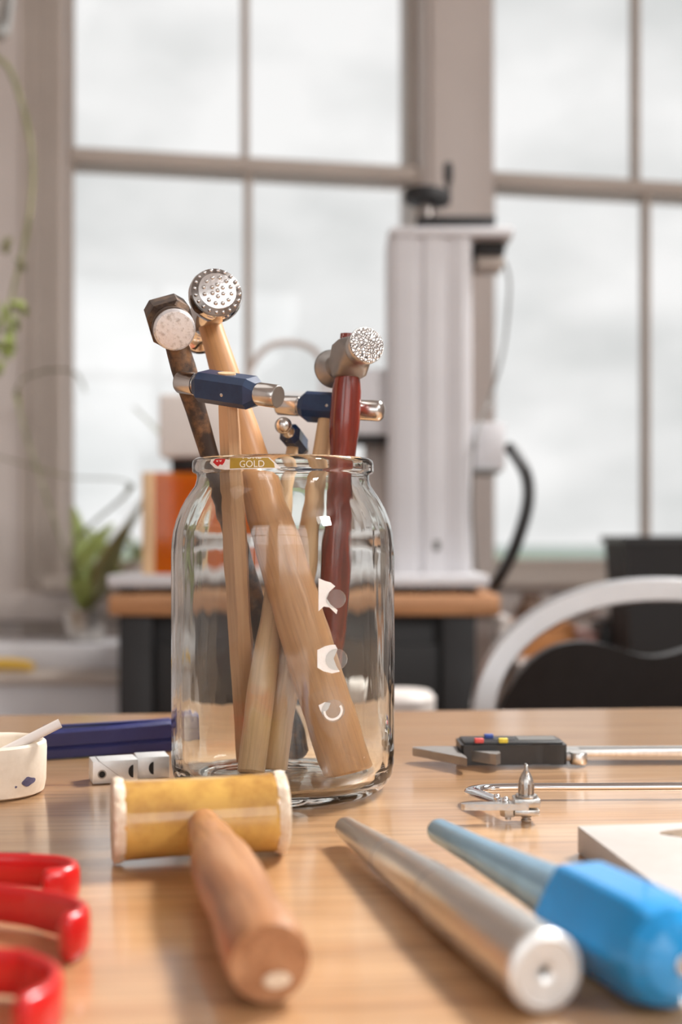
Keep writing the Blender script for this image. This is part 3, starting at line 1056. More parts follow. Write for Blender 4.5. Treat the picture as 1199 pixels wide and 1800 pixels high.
# ================================================================== CERAMIC BOARD
mx = frame((0.0972, 0.4985, TZ + .0002), (0, 0, 1), Vector((0.0446, 0.0055, 0)))
cb = thing('soldering_board', 'pale flat ceramic soldering board at the right table edge', 'board', mx=mx)
obj('slab', MB().box((.075, -.075, .0056), (.15, .15, .0112), .0006), 'ceramic', cb)
st = [( .0475 + (.017 + .004 * math.sin(3 * t)) * math.cos(t), -.020 + .010 * math.sin(t)) for t in [2 * PI * k / 24 for k in range(24)]]
obj('burn_mark', MB().prism(st, .0111, .01135), blotch('burn', srgb(150, 128, 104), srgb(96, 76, 58), 90, .4, .65, .8), cb)

# ================================================================== SAW FRAME
sw = thing('saw_frame', "steel jeweller's saw frame with wing screw clamp lying in front of caliper", 'saw', (P(925, 1440, 0.553).x, 0.553, TZ))
cl = MB()
blk = MB().box((0, 0, .0094), (.0118, .0100, .0040), .0006)
obj('clamp_plate', blk, 'nickel', sw)
obj('clamp_plate', MB().box((-.0002, 0, .0050), (.0114, .0096, .0030), .0007), 'nickel', sw)
scw = MB().lathe([(.0022, .0002), (.0024, .0006)] + [(.0024 if k % 2 else .0019, .0006 + .0006 * k) for k in range(1, 9)] + [(.0022, .0065)], 20)
obj('screw', scw, 'nickel', sw)
wn = obj('wing_screw', MB().lathe([(.0050, .0114), (.0052, .0120), (.0048, .0126), (.0033, .0128), (.0035, .0180), (.0030, .0200), (.0020, .0222), (.0013, .0232), (.0010, .0240)], 24), 'nickel', sw)
obj('wing', MB().box((0, 0, .0238), (.0013, .0046, .0056), .0006).box((0.0002, 0.0004, .0205), (.0011, .0060, .0040), .0005), 'nickel', wn)
for k in range(8):
    aa = 2 * PI * k / 8 + .2
    obj('flute', MB().tube([(.0034 * math.cos(aa), .0034 * math.sin(aa), .0130), (.0034 * math.cos(aa), .0034 * math.sin(aa), .0178)], .0005, 6, up=(1, 0, 0)), 'dark_steel', wn)
plate = MB().prism([(.0005, -.0050), (.0005, .0012), (-.0180, .0004), (-.0268, -.0012), (-.0300, -.0030), (-.0300, -.0044), (-.0285, -.0052)], .0064, .0092)
obj('jaw_plate', plate, 'nickel', sw, smooth=False)
obj('nut', MB().rings([[(x - .0082, y, .0028) for x, y in circ(.0036, 6)], [(x - .0082, y, .0064) for x, y in circ(.0040, 6)]]), 'nickel', sw)
obj('nut_screw', MB().lathe([(.0014, .0012), (.0014, .003)], 12, Matrix.Translation((-.0082, 0, 0))), 'nickel', sw)
for rx, ry in ((-.0092, .0010), (-.0124, .0064)):
    obj('rivet', MB().ball((rx, ry, .0098), .0017, 16, 10), 'chrome', sw)
# flat arm that turns into the round bow
arm = smooth_path([(-.0070, -.0010, .0072), (-.0120, .0110, .0074), (-.0180, .0260, .0070), (-.0205, .0360, .0064), (-.0165, .0440, .0060), (-.0060, .0475, .0058), (.0120, .0482, .0058)], 6)
obj('arm', MB().loft(arm, lambda k, t: circ(interp([(0, .0040), (.55, .0042), (.85, .0022), (1, .0020)], t), 14, interp([(0, .0016), (.6, .0018), (1, .0020)], t))), 'chrome', sw)
obj('bow', MB().tube([(.0115, .0482, .0058), (.05, .0490, .0058), (.14, .0510, .0058), (.148, .0500, .0058)], .0020, 14), 'chrome', sw)
bow2 = smooth_path([(.147, .0502, .0058), (.156, .045, .0058), (.158, .030, .0058), (.155, .006, .0058), (.150, -.001, .0066)], 6)
obj('bow_end', MB().tube(bow2, .0020, 12), 'chrome', sw)
obj('grip', MB().lathe([(.0060, .0), (.0072, .002), (.0078, .03), (.0070, .07), (.0085, .095), (.0050, .100)], 20, Matrix.Translation((.158, .03, .0085)) @ AX_X), 'mallet_wood', sw)

# ================================================================== CALIPER
cp = P(904, 1350, 0.683)
ca = thing('digital_caliper', 'black digital caliper with red, blue and yellow buttons behind the saw frame', 'caliper', mx=RZ(rd(1.5), (cp.x, 0.683, TZ)))
body = MB().prism([(-.0300, .0015), (-.0285, 0), (.0080, 0), (.0110, .0015), (.0190, .0015), (.0210, 0), (.0285, 0), (.0300, .0015), (.0300, .0240), (.0285, .0255), (-.0285, .0255), (-.0300, .0240)], .0012, .0125)
bo = obj('body', body, 'black_plastic', ca, angle=40)
obj('cover', MB().box((.0, .0130, .0130), (.056, .022, .0016), .0006), 'black_plastic', bo)
obj('screen_window', MB().box((.0150, .0140, .0139), (.022, .012, .0004)), 'grey_plastic', bo)
obj('recess', MB().box((-.0040, .0140, .0139), (.012, .010, .0003)), 'matt_black', bo)
for x, y, m_ in ((-.0195, .0030, 'button_red'), (-.0058, .0030, 'button_yellow'), (-.0118, .0175, 'button_blue')):
    obj('button', MB().box((x, y, .0146), (.0052, .0034, .0026), .0005), m_, bo)
obj('beam', MB().box((.065, .0150, .0062), (.180, .0150, .0034), .0003), 'brushed', ca)
obj('beam_groove', MB().box((.09, .0150, .00795), (.10, .006, .0002)), 'dark_steel', ca)
jaw = [(-.0300, .0200), (-.0430, .0210), (-.0555, .0190), (-.0560, .0165), (-.0320, -.0130), (-.0290, -.0180), (-.0288, -.0120), (-.0310, .0050)]
obj('fixed_jaw', MB().prism([(x, y) for x, y in jaw], .0038, .0085), 'satin_steel', ca, smooth=False)
jaw2 = [(-.0280, .0080), (-.0130, .0080), (-.0085, .0), (-.0090, -.0080), (-.0120, -.0120), (-.0150, -.0095), (-.0250, .0010)]
obj('sliding_jaw', MB().prism(jaw2, .0036, .0095), 'satin_steel', ca, smooth=False)
obj('thumb_roller', MB().lathe([(.0046, 0), (.0050, .0006), (.0050, .0060), (.0046, .0066)], 24, Matrix.Translation((.0370, .0030, .0012))), 'brushed', ca)
obj('roller_bracket', MB().box((.0325, .0035, .0050), (.0060, .0040, .0040), .0004), 'dark_steel', ca)

# ================================================================== STEEL BLOCKS
G = 'small steel clamp blocks left of the jar'
for i, (px, py, wd, hh, dp, rz, lb) in enumerate(((203, 1377, .0236, .0118, .016, rd(19), 'steel block with a drilled hole and scribed diagonal line, next to dish'),
                                                  (270, 1369, .0170, .0116, .016, rd(17), 'short steel block touching the left side of the jar'))):
    Y = FPX * (EYE - TZ) / (py - HOR)
    c = P(px, py, Y)
    bk = thing('steel_block', lb, 'block', mx=RZ(rz, (c.x, Y, TZ + .0002)), group=G)
    bo = obj('body', MB().box((0, dp / 2, hh / 2), (wd, dp, hh), .0004), 'aluminium', bk)
    if i == 0:
        obj('hole', MB().ring_lathe([(.0016, 0), (.0024, 0), (.0022, .0003), (.0017, .0003)], 20, Matrix.Translation((-.0070, .0001, hh * .42)) @ Matrix.Rotation(PI / 2, 4, 'X')), 'satin_steel', bo)
        obj('hole', MB().lathe([(.0017, 0), (.0017, .00015), (.0001, .00015)], 20, Matrix.Translation((-.0070, 0, hh * .42)) @ Matrix.Rotation(PI / 2, 4, 'X')), 'hole_dark', bo)
        obj('scribed_line', MB().rings([[(-.0085, -.0002, hh), (-.0082, -.0002, hh), (.0060, -.0002, .0004), (.0057, -.0002, .0004)], [(-.0085, .0002, hh), (-.0082, .0002, hh), (.0060, .0002, .0004), (.0057, .0002, .0004)]]), 'dark_steel', bo, smooth=False)
        obj('scribed_line', MB().box((-.0084, dp / 2, hh + .0001), (.0004, dp, .0002)), 'dark_steel', bo)
    hm = [(sx_ * .0026 * math.cos(t), .0034 * math.sin(t)) for sx_ in (1,) for t in [PI / 2 + PI * k / 12 for k in range(13)]]
    xx = wd / 2 - .0024 if i == 0 else .0
    sgn = 1
    obj('half_round_slot', MB().prism([(a_ * sgn, b_) for a_, b_ in hm], 0, .0003, Matrix.Translation((xx, .0001, hh * .48)) @ Matrix.Rotation(PI / 2, 4, 'X')), 'hole_dark', bo, smooth=False)

# ================================================================== NAVY BAR
a, b = Vector((P(70, 1337, .703).x, .703, TZ)), Vector((P(312, 1322, .733).x, .733, TZ))
mx = frame(a, (0, 0, 1), b - a)
nb = thing('navy_bar', 'navy blue ridged plastic bar lying behind the dish and steel blocks', 'tool', mx=mx)
L = (b - a).length
sec = [(0, .0006), (0, .0052), (.0016, .0070), (.0006, .0076), (.0006, .0150), (.0020, .0166), (.0140, .0166), (.0150, .0150), (.0150, .0006)]
rings = []
for x, k in ((0, .92), (.0015, 1.0), (L * .5, 1.03), (L - .002, 1.12), (L, 1.05)):
    rings.append([(x, y, z * k) for y, z in sec])
nbb = obj('body', MB().rings(rings), 'navy_plastic', nb, angle=25)
obj('top_rib', MB().box((L * .5, .008, .0182), (L * .92, .004, .0014), .0004), 'navy_plastic', nbb)

# ================================================================== PLASTER DISH and TUBE
dc = P(-12, 1395, .616)
ds = thing('dish', 'round cream plaster dish with a purple stain at the left edge', 'dish', (dc.x, .616, TZ + .0002))
do = obj('bowl', MB().lathe([(.0230, 0), (.0252, .0012), (.0262, .006), (.0266, .0225), (.0262, .0252), (.0248, .0264), (.0232, .0258), (.0216, .0236), (.0206, .0130), (.0001, .0120)], 64), 'plaster', ds)
R0 = .0266
for cx, cz, rx_, rz_ in ((.0220, .0085, .0036, .0022), (.0170, .0068, .0005, .0005)):
    th0 = math.asin(min(1, cx / R0))
    pts = [(th0 * R0 + rx_ * math.cos(t) * (1 + .25 * math.sin(2 * t + 1)), cz + rz_ * math.sin(t) * (1 + .2 * math.cos(3 * t))) for t in [2 * PI * k / 18 for k in range(18)]]
    obj('stain', patch(pts, R0 - .00025, .0003), 'purple_stain', do)
ta, tb_ = P(-40, 1352, .600), P(106, 1278, .612)
dv = (tb_ - ta)
lift = Vector((0, 0, .0020))
mx = frame(ta + lift, dv, (0, 0, 1))
tu = thing('tube', 'white plastic tube resting across the cream dish', 'tube', mx=mx)
Lt = dv.length
obj('tube_wall', MB().ring_lathe([(.0024, 0), (.0024, Lt), (.0017, Lt), (.0017, 0)], 24), 'white_plastic', tu)

# ================================================================== RED PLIERS
def grip(root, pts, hz, m='red_plastic', thick=.0021, tall=.0064):
    path = smooth_path([(x, y, TZ + hz) for x, y in pts], 7)
    def sect(k, t):
        e = 1.0 if t < .95 else max(.45, math.sqrt(max(0, 1 - ((t - .95) / .056) ** 2)))
        w_ = thick * interp([(0, .8), (.7, 1.0), (.9, 1.35), (1, 1.7)], t) * e
        h_ = tall * interp([(0, .85), (.6, 1), (1, 1.08)], t) * e
        out = []
        for i in range(20):
            a_ = 2 * PI * i / 20
            out.append((math.copysign(abs(math.cos(a_)) ** .75 * w_, math.cos(a_)), math.copysign(abs(math.sin(a_)) ** .62 * h_, math.sin(a_))))
        return out
    o_ = obj('handle', MB().loft([p - Vector(root.location) for p in path], sect), m, root, angle=60)
    return o_


pa = thing('pliers', 'red handled pliers whose two curved grips show at left', 'pliers', (-.235, .438, TZ))
grip(pa, [(-.215, .442), (-.170, .4535), (-.125, .4500), (-.108, .4465), (-.0985, .4405), (-.0955, .4330), (-.0985, .4270), (-.1045, .4240)], .0070)
grip(pa, [(-.215, .434), (-.170, .4240), (-.1125, .4050), (-.0980, .3980), (-.0870, .3900), (-.0810, .3815), (-.0815, .3735), (-.0850, .3690)], .0078, tall=.0070)
obj('joint', MB().lathe([(.009, 0), (.010, .001), (.010, .010), (.009, .011)], 28, Matrix.Translation((0, 0, .001))), 'dark_steel', pa)
obj('jaw', MB().prism([(.006, .001), (.006, .008), (-.02, .008), (-.05, .004), (-.05, .001)], .001, .010), 'dark_steel', pa)
obj('jaw', MB().prism([(.006, -.001), (.006, -.008), (-.02, -.008), (-.05, -.004), (-.05, -.001)], .001, .010), 'dark_steel', pa)
obj('spring', MB().box((.108, .0185, .0062), (.020, .0026, .0105), .0008), 'black_plastic', pa)
pb = thing('pliers', 'red handled pliers nearest the camera at lower left corner', 'pliers', (-.235, .335, TZ))
grip(pb, [(-.215, .339), (-.165, .3480), (-.0980, .3425), (-.0860, .3370), (-.0775, .3275), (-.0752, .3170), (-.0775, .3080), (-.0810, .3030)], .0078, tall=.0072)
grip(pb, [(-.215, .331), (-.170, .3180), (-.125, .2960), (-.1100, .2860), (-.1030, .2760), (-.1020, .2680)], .0078, tall=.0070)
obj('joint', MB().lathe([(.009, 0), (.010, .001), (.010, .010), (.009, .011)], 28, Matrix.Translation((0, 0, .001))), 'dark_steel', pb)
obj('jaw', MB().prism([(.006, .001), (.006, .008), (-.02, .008), (-.05, .004), (-.05, .001)], .001, .010), 'dark_steel', pb)
obj('jaw', MB().prism([(.006, -.001), (.006, -.008), (-.02, -.008), (-.05, -.004), (-.05, -.001)], .001, .010), 'dark_steel', pb)

# ================================================================== LASER CART AND ENGRAVER
CY = 1.78


def pxbox(mb, x0, x1, y0, y1, Y0, Y1, b=0.0, org=Vector((0, 0, 0))):
    """box whose front face (depth Y0) covers the pixel rectangle"""
    p, q = P(x0, y0, Y0) - org, P(x1, y1, Y0) - org
    return mb.box(((p.x + q.x) / 2, (Y0 + Y1) / 2 - org.y, (p.z + q.z) / 2), (abs(q.x - p.x), Y1 - Y0, abs(p.z - q.z)), b)


ORG = Vector((P(530, 1045, CY).x, CY, 0))
ct = thing('tool_cart', 'black steel cart with wooden top carrying the engraving machine', 'cart', ORG)
cz = P(530, 1046, CY).z
obj('cart_top', pxbox(MB(), 190, 880, 1046, 1082, CY, CY + .42, .003, ORG), 'cart_wood', ct)
zb = P(530, 1082, CY).z
xl, xr = P(206, 0, CY).x - ORG.x, P(842, 0, CY).x - ORG.x
obj('cabinet', MB().box(((xl + xr) / 2, .21, (zb + .06) / 2), (xr - xl - .05, .36, zb - .06), .002), 'matt_black', ct)
for xx in (xl + .025, xr - .028):
    for yy in (.035, .385):
        obj('post', MB().box((xx, yy, zb / 2 + .02), (.05, .05, zb - .04), .002), 'matt_black', ct)
for k in range(3):
    zz = .10 + k * (zb - .14) / 3
    d = obj('drawer', MB().box(((xl + xr) / 2, .026, zz + (zb - .14) / 6), (xr - xl - .11, .012, (zb - .14) / 3 - .008), .002), 'matt_black', ct)
    obj('handle', MB().box(((xl + xr) / 2, .014, zz + (zb - .14) / 4.4), (.14, .012, .012), .003), 'matt_black', d)
for xx in (xl + .03, xr - .03):
    for yy in (.04, .38):
        obj('caster', MB().lathe([(.022, -.010), (.025, -.007), (.025, .007), (.022, .010)], 20, Matrix.Translation((xx, yy, .025)) @ AX_X), 'black_plastic', ct)

en = thing('laser_engraver', 'white laser engraving machine with tall column and black handwheel', 'machine', (ORG.x, CY, cz))
EO = Vector((ORG.x, CY, cz))
xa, xb = P(186, 0, CY).x - EO.x, P(862, 0, CY).x - EO.x
obj('base_plate', MB().box(((xa + xb) / 2, .195, .020), (xb - xa, .37, .017), .002), 'white_metal', en)
for px in (215, 745, 830):
    fx = P(px, 0, CY).x - EO.x
    for fy in (.05, .32):
        obj('foot', MB().lathe([(.013, .0004), (.014, .003), (.014, .0115)], 20, Matrix.Translation((fx, fy, 0))), 'black_plastic', en)
colm = MB()
xs = [683, 696, 707, 729, 742, 748, 770, 787, 813, 827, 831]
ys = [.010, .002, 0, 0, .006, 0, 0, .006, 0, .003, .010]
pts = []
for x, d in zip(xs, ys):
    p = P(x, 700, CY + .06)
    pts.append((p.x - EO.x, .06 + d))
pts += [(pts[-1][0], .20), (pts[0][0], .20)]
z0, z1 = .0285, P(0, 404, CY + .06).z - EO.z
colo = obj('column', colm.prism(pts, z0, z1), 'white_metal', en, angle=20)
obj('slot', pxbox(MB(), 757, 763, 880, 1005, CY + .0635, CY + .07, 0, EO), 'grey_plastic', colo)
obj('bolt', pxbox(MB(), 762, 774, 950, 968, CY + .058, CY + .07, .001, EO), 'grey_plastic', colo)
obj('top_plate', pxbox(MB(), 688, 903, 398, 414, CY + .055, CY + .22, .002, EO), 'white_metal', en)
obj('motor', pxbox(MB(), 836, 888, 414, 448, CY + .09, CY + .17, .003, EO), 'matt_black', en)
obj('connector', pxbox(MB(), 838, 886, 448, 470, CY + .10, CY + .16, .003, EO), 'paint_sash', en)
obj('black_bar', pxbox(MB(), 733, 872, 379, 393, CY + .10, CY + .14, .002, EO), 'matt_black', en)
wc = P(751, 347, CY + .12) - EO
wo = obj('handwheel', MB().lathe([(.030, -.011), (.0365, -.008), (.0372, 0), (.0365, .008), (.030, .011), (.014, .006), (.0001, .006)], 40, Matrix.Translation(wc) @ Matrix.Rotation(rd(4), 4, 'Y')), 'matt_black', en)
p0 = P(788, 334, CY + .11) - EO
obj('crank_handle', MB().lathe([(.004, 0), (.0045, .010), (.0070, .016), (.0078, .030), (.0060, .042), (.003, .0435)], 20, Matrix.Translation(p0)), 'black_plastic', wo)
p1 = P(750, 386, CY + .12) - EO
obj('shaft', MB().lathe([(.014, 0), (.014, .012), (.010, .014), (.010, .030)], 24, Matrix.Translation(p1)), 'dark_steel', en)
obj('side_box', pxbox(MB(), 834, 888, 742, 826, CY + .10, CY + .18, .003, EO), 'white_metal', en)
obj('side_box_lip', pxbox(MB(), 832, 880, 824, 832, CY + .09, CY + .19, .001, EO), 'grey_plastic', en)
# arm and laser head reaching to the left
obj('arm', pxbox(MB(), 560, 700, 648, 764, CY + .09, CY + .19, .004, EO), 'white_metal', en)
obj('arm_rail', pxbox(MB(), 560, 700, 764, 778, CY + .10, CY + .18, .002, EO), 'matt_black', en)
obj('bellows', pxbox(MB(), 640, 690, 778, 990, CY + .16, CY + .20, .003, EO), 'paint_white', en)
lh = obj('laser_head', pxbox(MB(), 279, 580, 692, 804, CY + .06, CY + .18, .006, EO), 'white_plastic', en)
lc = P(330, 833, CY + .12) - EO
obj('lens', MB().lathe([(.020, 0), (.026, .004), (.026, .018), (.020, .026)], 32, Matrix.Translation(lc)), 'matt_black', lh)
obj('lens_mount', pxbox(MB(), 304, 372, 803, 818, CY + .09, CY + .15, .002, EO), 'black_plastic', lh)
lp = smooth_path([P(432, 695, CY + .12), P(440, 650, CY + .12), P(468, 612, CY + .12), P(510, 602, CY + .12), P(552, 616, CY + .12), P(572, 655, CY + .12), P(580, 694, CY + .12)], 8)
obj('cable_loop', MB().tube([p - EO for p in lp], .005, 10, up=(0, 1, 0)), 'paint_white', lh)
# orange safety screen with wooden edge
sh = thing('safety_screen', 'orange acrylic safety screen with pale wooden edge on the engraver base', 'screen', (P(300, 0, CY + .05).x, CY + .05, cz + .029))
SO = Vector(sh.location)
zt_ = P(0, 830, CY + .05).z - cz - .029
sx0, sx1, sx2 = (P(v_, 0, CY + .05).x - SO.x for v_ in (250, 271, 440))
for yy in (.004, .152):
    obj('panel', MB().box(((sx1 + sx2) / 2, yy, zt_ / 2), (sx2 - sx1, .004, zt_)), 'orange_acrylic', sh, smooth=False)
obj('edge_board', MB().box(((sx0 + sx1) / 2, .080, zt_ / 2), (sx1 - sx0, .165, zt_), .001), 'pale_wood', sh)
obj('edge_board', MB().box((sx2 + (sx1 - sx0) / 2, .080, zt_ / 2), (sx1 - sx0, .165, zt_), .001), 'pale_wood', sh)
# cables
hs = smooth_path([P(892, 786, CY + .16), P(905, 798, CY + .15), P(926, 838, CY + .13), P(927, 890, CY + .12), P(905, 962, CY + .12), P(880, 1012, CY + .14), P(868, 1030, CY + .17)], 10)
o0 = Vector((hs[-1].x, hs[-1].y, cz))
single('cable_hose', MB().tube([p - o0 for p in hs], .0098, 16, up=(0, 1, 0)), 'black_plastic', 'thick black hose arching from the engraver down to the cart', 'hose', o0)
cs = smooth_path([P(884, 455, CY + .13), P(893, 480, CY + .13), P(895, 520, CY + .14), P(884, 620, CY + .16), P(860, 705, CY + .15), P(842, 748, CY + .09), P(833, 800, CY + .05), P(830, 900, CY + .055), P(835, 985, CY + .06), P(838, 1004, CY + .07)], 8)
o0 = cs[-1]
single('cable', MB().tube([p - o0 for p in cs], .0022, 10, up=(0, 1, 0)), 'grey_plastic', 'thin grey cable hanging down beside the white column', 'cable', o0)

# ================================================================== CHAIR
HY = 1.28
co = Vector((P(1165, 1250, HY).x, HY, 0))
ch = thing('chair', 'black chair with an arched silver metal frame behind the table', 'chair', co)
arc = []
for k in range(41):
    t = PI * k / 40
    cx, cz_ = -math.cos(t), math.sin(t)
    # super-ellipse arch
    x = math.copysign(abs(cx) ** .92, cx) * .190
    z = abs(cz_) ** .98 * .134
    arc.append((x, .012 * math.sin(t), P(0, 1260, HY).z + z))
side = [(arc[0][0] * 1.0 - .004, -.01, .44), (arc[0][0] - .004, -.005, .56)]
path = side + arc + [(-p[0], p[1], p[2]) for p in reversed(side)]


def rsect(k, t):
    return [(.013, -.0105), (.016, -.006), (.016, .006), (.013, .0105), (-.013, .0105), (-.016, .006), (-.016, -.006), (-.013, -.0105)]


obj('back_frame', MB().loft(path, lambda k, t: [(a_ * .8, b_ * 1.3) for a_, b_ in rsect(k, t)], up=(0, 1, 0)), 'silver_frame', ch, angle=30)
n = 28
front, backp = [], []
bz0 = .50
rows = []
for j in range(9):
    v_ = j / 8
    row = []
    for i in range(n + 1):
        u = -1 + 2 * i / n
        zt = P(0, 1128, HY).z - .020 * math.exp(-(u / .28) ** 2) - .085 * abs(u) ** 5
        row.append((u * .176, .010 + .028 * (1 - u * u) + .01 * math.sin(v_ * PI), bz0 + (zt - bz0) * v_))
    rows.append(row)
mbk = MB().rings(rows, False, False, False)
mbk.rings([[(x, y + .022, z - .004 * 0) for x, y, z in r] for r in rows], False, False, False)
nn = n + 1
tot = 9 * nn
fs = []
for i in range(n):
    fs.append((8 * nn + i, 8 * nn + i + 1, tot + 8 * nn + i + 1, tot + 8 * nn + i))
    fs.append((i, i + 1, tot + i + 1, tot + i))
for j in range(8):
    fs.append((j * nn, (j + 1) * nn, tot + (j + 1) * nn, tot + j * nn))
    fs.append((j * nn + n, (j + 1) * nn + n, tot + (j + 1) * nn + n, tot + j * nn + n))
mbk.f += fs
obj('backrest', mbk, 'leather', ch, angle=50)
obj('seat', MB().box((0, -.20, .455), (.40, .40, .05), .018, seg=3), 'leather', ch)
for sx in (-.19, .19):
    obj('leg', MB().tube([(sx, -.01, .46), (sx * 1.1, .03, 0.006)], .011, 14, up=(0, 1, 0)), 'silver_frame', ch)
    obj('leg', MB().tube([(sx, -.36, .44), (sx * 1.1, -.40, 0.006)], .011, 14, up=(0, 1, 0)), 'silver_frame', ch)

# ================================================================== SIDE BENCH AT RIGHT WITH CLUTTER
DZ = P(0, 1165, 2.15).z
bo_ = Vector((P(1100, 0, 2.15).x, 2.15, 0))
bn = thing('side_bench', 'pale side bench below the right window, loaded with boxes', 'bench', bo_)
obj('bench_top', MB().box((.17, .17, DZ - .015), (.72, .34, .03), .003), 'paint_white', bn)
for sx in (-.15, .49):
    for sy in (.04, .30):
        obj('leg', MB().box((sx, sy, (DZ - .03) / 2), (.05, .05, DZ - .03), .002), 'paint_white', bn)


def bench_box(name, x0, x1, y0, y1, Y0, Y1, m, label, cat, b=.003, lid=None):
    # stands on the bench: its lower edge is the bench top
    p, q = P(x0, y0, Y0), P(x1, y1, Y0)
    loc = ((p.x + q.x) / 2, (Y0 + Y1) / 2, DZ + .0003)
    t_ = thing(name, label, cat, loc)
    h_ = p.z - DZ
    w_ = abs(q.x - p.x)
    obj('body', MB().box((0, 0, h_ * .42), (w_, Y1 - Y0, h_ * .84), b), m, t_)
    obj('lid', MB().box((0, 0, h_ * .92), (w_ * 1.03, (Y1 - Y0) * 1.03, h_ * .16), b), lid or m, t_)
    return t_


bench_box('storage_box', 878, 900, 1085, 1165, 2.20, 2.32, 'white_plastic', 'white box at the left end of the side bench', 'box')
bench_box('wooden_box', 906, 1012, 1096, 1165, 2.24, 2.38, 'warm_box', 'orange brown wooden box on the side bench', 'box')
bench_box('black_case', 1058, 1104, 1094, 1165, 2.27, 2.37, 'black_plastic', 'low black case beside the dark bin', 'case')
bench_box('pink_box', 1014, 1050, 1112, 1165, 2.26, 2.36, 'pink_box', 'small pinkish box between wooden box and black case', 'box')
# jars on the boxes
p = P(918, 1096, 2.30)
zb_ = P(0, 1096, 2.24).z
jr = thing('brown_jar', 'brown rounded jar standing on the wooden box', 'jar', (P(934, 0, 2.31).x, 2.31, zb_ + .0008))
obj('body', MB().lathe([(.022, 0), (.029, .004), (.031, .018), (.028, .030), (.018, .038), (.018, .044)], 28), 'brown_glass', jr)
obj('lid', MB().lathe([(.020, .044), (.020, .051), (.017, .053)], 28), 'brown_glass', jr)
jr = thing('dark_bottle', 'small dark bottle standing on the wooden box', 'bottle', (P(980, 0, 2.30).x, 2.30, zb_ + .0008))
obj('body', MB().lathe([(.010, 0), (.012, .002), (.012, .026), (.006, .034)], 24), 'navy_plastic', jr)
obj('cap', MB().lathe([(.006, .034), (.008, .035), (.008, .048), (.006, .050)], 24), 'matt_black', jr)
# crumpled paper on the black case
zc_ = P(0, 1094, 2.27).z
pp = MB()
rnd = random.Random(11)
rings = []
for j in range(9):
    ph = PI * j / 8
    rings.append([((.034 + rnd.uniform(-.008, .008)) * max(.02, math.sin(ph)) * math.cos(2 * PI * i / 14), (.028 + rnd.uniform(-.006, .006)) * max(.02, math.sin(ph)) * math.sin(2 * PI * i / 14), .019 - .019 * math.cos(ph)) for i in range(14)])
single('crumpled_paper', pp.rings(rings), 'paper', 'crumpled white paper lying on the low black case', 'paper', (P(1072, 0, 2.31).x, 2.315, zc_ + .0008), angle=10)
# dark bin / monitor box
mo = thing('dark_bin', 'tall black bin with flared rim before the right window', 'bin', (P(1150, 0, 2.12).x + .04, 2.17, DZ))
ztop = P(0, 944, 2.10).z - DZ
hw0, hw1 = .085, .112
mbn = MB()
def rect(hw, hd, z):
    return [(-hw, -hd, z), (hw, -hd, z), (hw, hd, z), (-hw, hd, z)]
mbn.rings([rect(.085, .07, .001), rect(.098, .085, ztop - .012), rect(.100, .087, ztop), rect(.094, .081, ztop), rect(.092, .079, ztop - .02), rect(.080, .065, .006)])
obj('bin_body', mbn, 'matt_black', mo, smooth=False)
mbr = MB().rings([rect(.104, .091, ztop - .010), rect(.104, .091, ztop + .002), rect(.093, .080, ztop + .002), rect(.093, .080, ztop - .010), rect(.104, .091, ztop - .010)], False, False)
obj('rim', mbr, 'black_plastic', mo, smooth=False)
# white stool in front of the cart
so = Vector((P(706, 0, 1.52).x, 1.52, 0))
zs_ = P(0, 1226, 1.46).z
stl = thing('stool', 'white stool with rounded seat in front of the black cart', 'stool', so)
obj('seat', MB().lathe([(.034, zs_ - .035), (.042, zs_ - .028), (.042, zs_ - .008), (.036, zs_)], 32), 'white_plastic', stl)
for k in range(4):
    aa = PI / 4 + PI / 2 * k
    obj('leg', MB().tube([(.026 * math.cos(aa), .026 * math.sin(aa), zs_ - .03), (.10 * math.cos(aa), .10 * math.sin(aa), .006)], .009, 12, up=(0, 1, 0)), 'white_plastic', stl)

# ================================================================== LEFT: LOW CUPBOARD, PLANT, YELLOW HANDLE
LY = 2.08
lo_ = Vector((P(20, 0, LY).x, LY, 0))
lcpt = thing('low_cupboard', 'white painted low cupboard with a step under the left window', 'cupboard', lo_)
zst = P(0, 1190, LY).z
ztp = P(0, 1134, LY + .12).z
obj('lower_body', MB().box((-.08, .14, zst / 2), (.56, .28, zst - .002), .002), 'white_metal', lcpt)
obj('ledge', MB().box((-.08, .135, zst - .006), (.575, .295, .012), .002), 'paint_sash', lcpt)
obj('upper_body', MB().box((-.08, .20, (zst + ztp) / 2), (.56, .16, ztp - zst), .003), 'white_metal', lcpt)
for k in range(12):
    obj('board', MB().box((-.34 + .046 * k, -.003, zst / 2 - .02), (.040, .008, zst - .10), .002), 'white_metal', lcpt)
yo = P(10, 1190, LY + .03)
yl = MB()
yp = smooth_path([(-.075, 0, .012), (-.02, .002, .015), (.02, 0, .014), (.046, -.003, .011)], 6)
yob = thing('yellow_tool', 'yellow handled tool lying on the white cupboard ledge', 'tool', (yo.x, LY + .045, zst + .0012))
obj('handle', MB().tube(yp, lambda t: interp([(0, .009), (.4, .0115), (.8, .010), (1, .006)], t), 16), 'yellow', yob)
obj('blade', MB().box((-.115, 0, .0115), (.09, .010, .003), .0008), 'steel', yob)

# potted plant on the cupboard
py0 = LY + .20
pl = thing('potted_plant', 'long leaved houseplant in a shiny metal pot under the left window', 'plant', (P(150, 0, py0).x, py0, ztp + .0008))
obj('pot', MB().lathe([(.030, 0), (.036, .003), (.046, .055), (.047, .060), (.043, .060), (.040, .052), (.0001, .050)], 36), 'pot_metal', pl)
obj('soil', MB().lathe([(.041, .049), (.041, .053), (.02, .056), (.0001, .057)], 24), 'soil', pl)


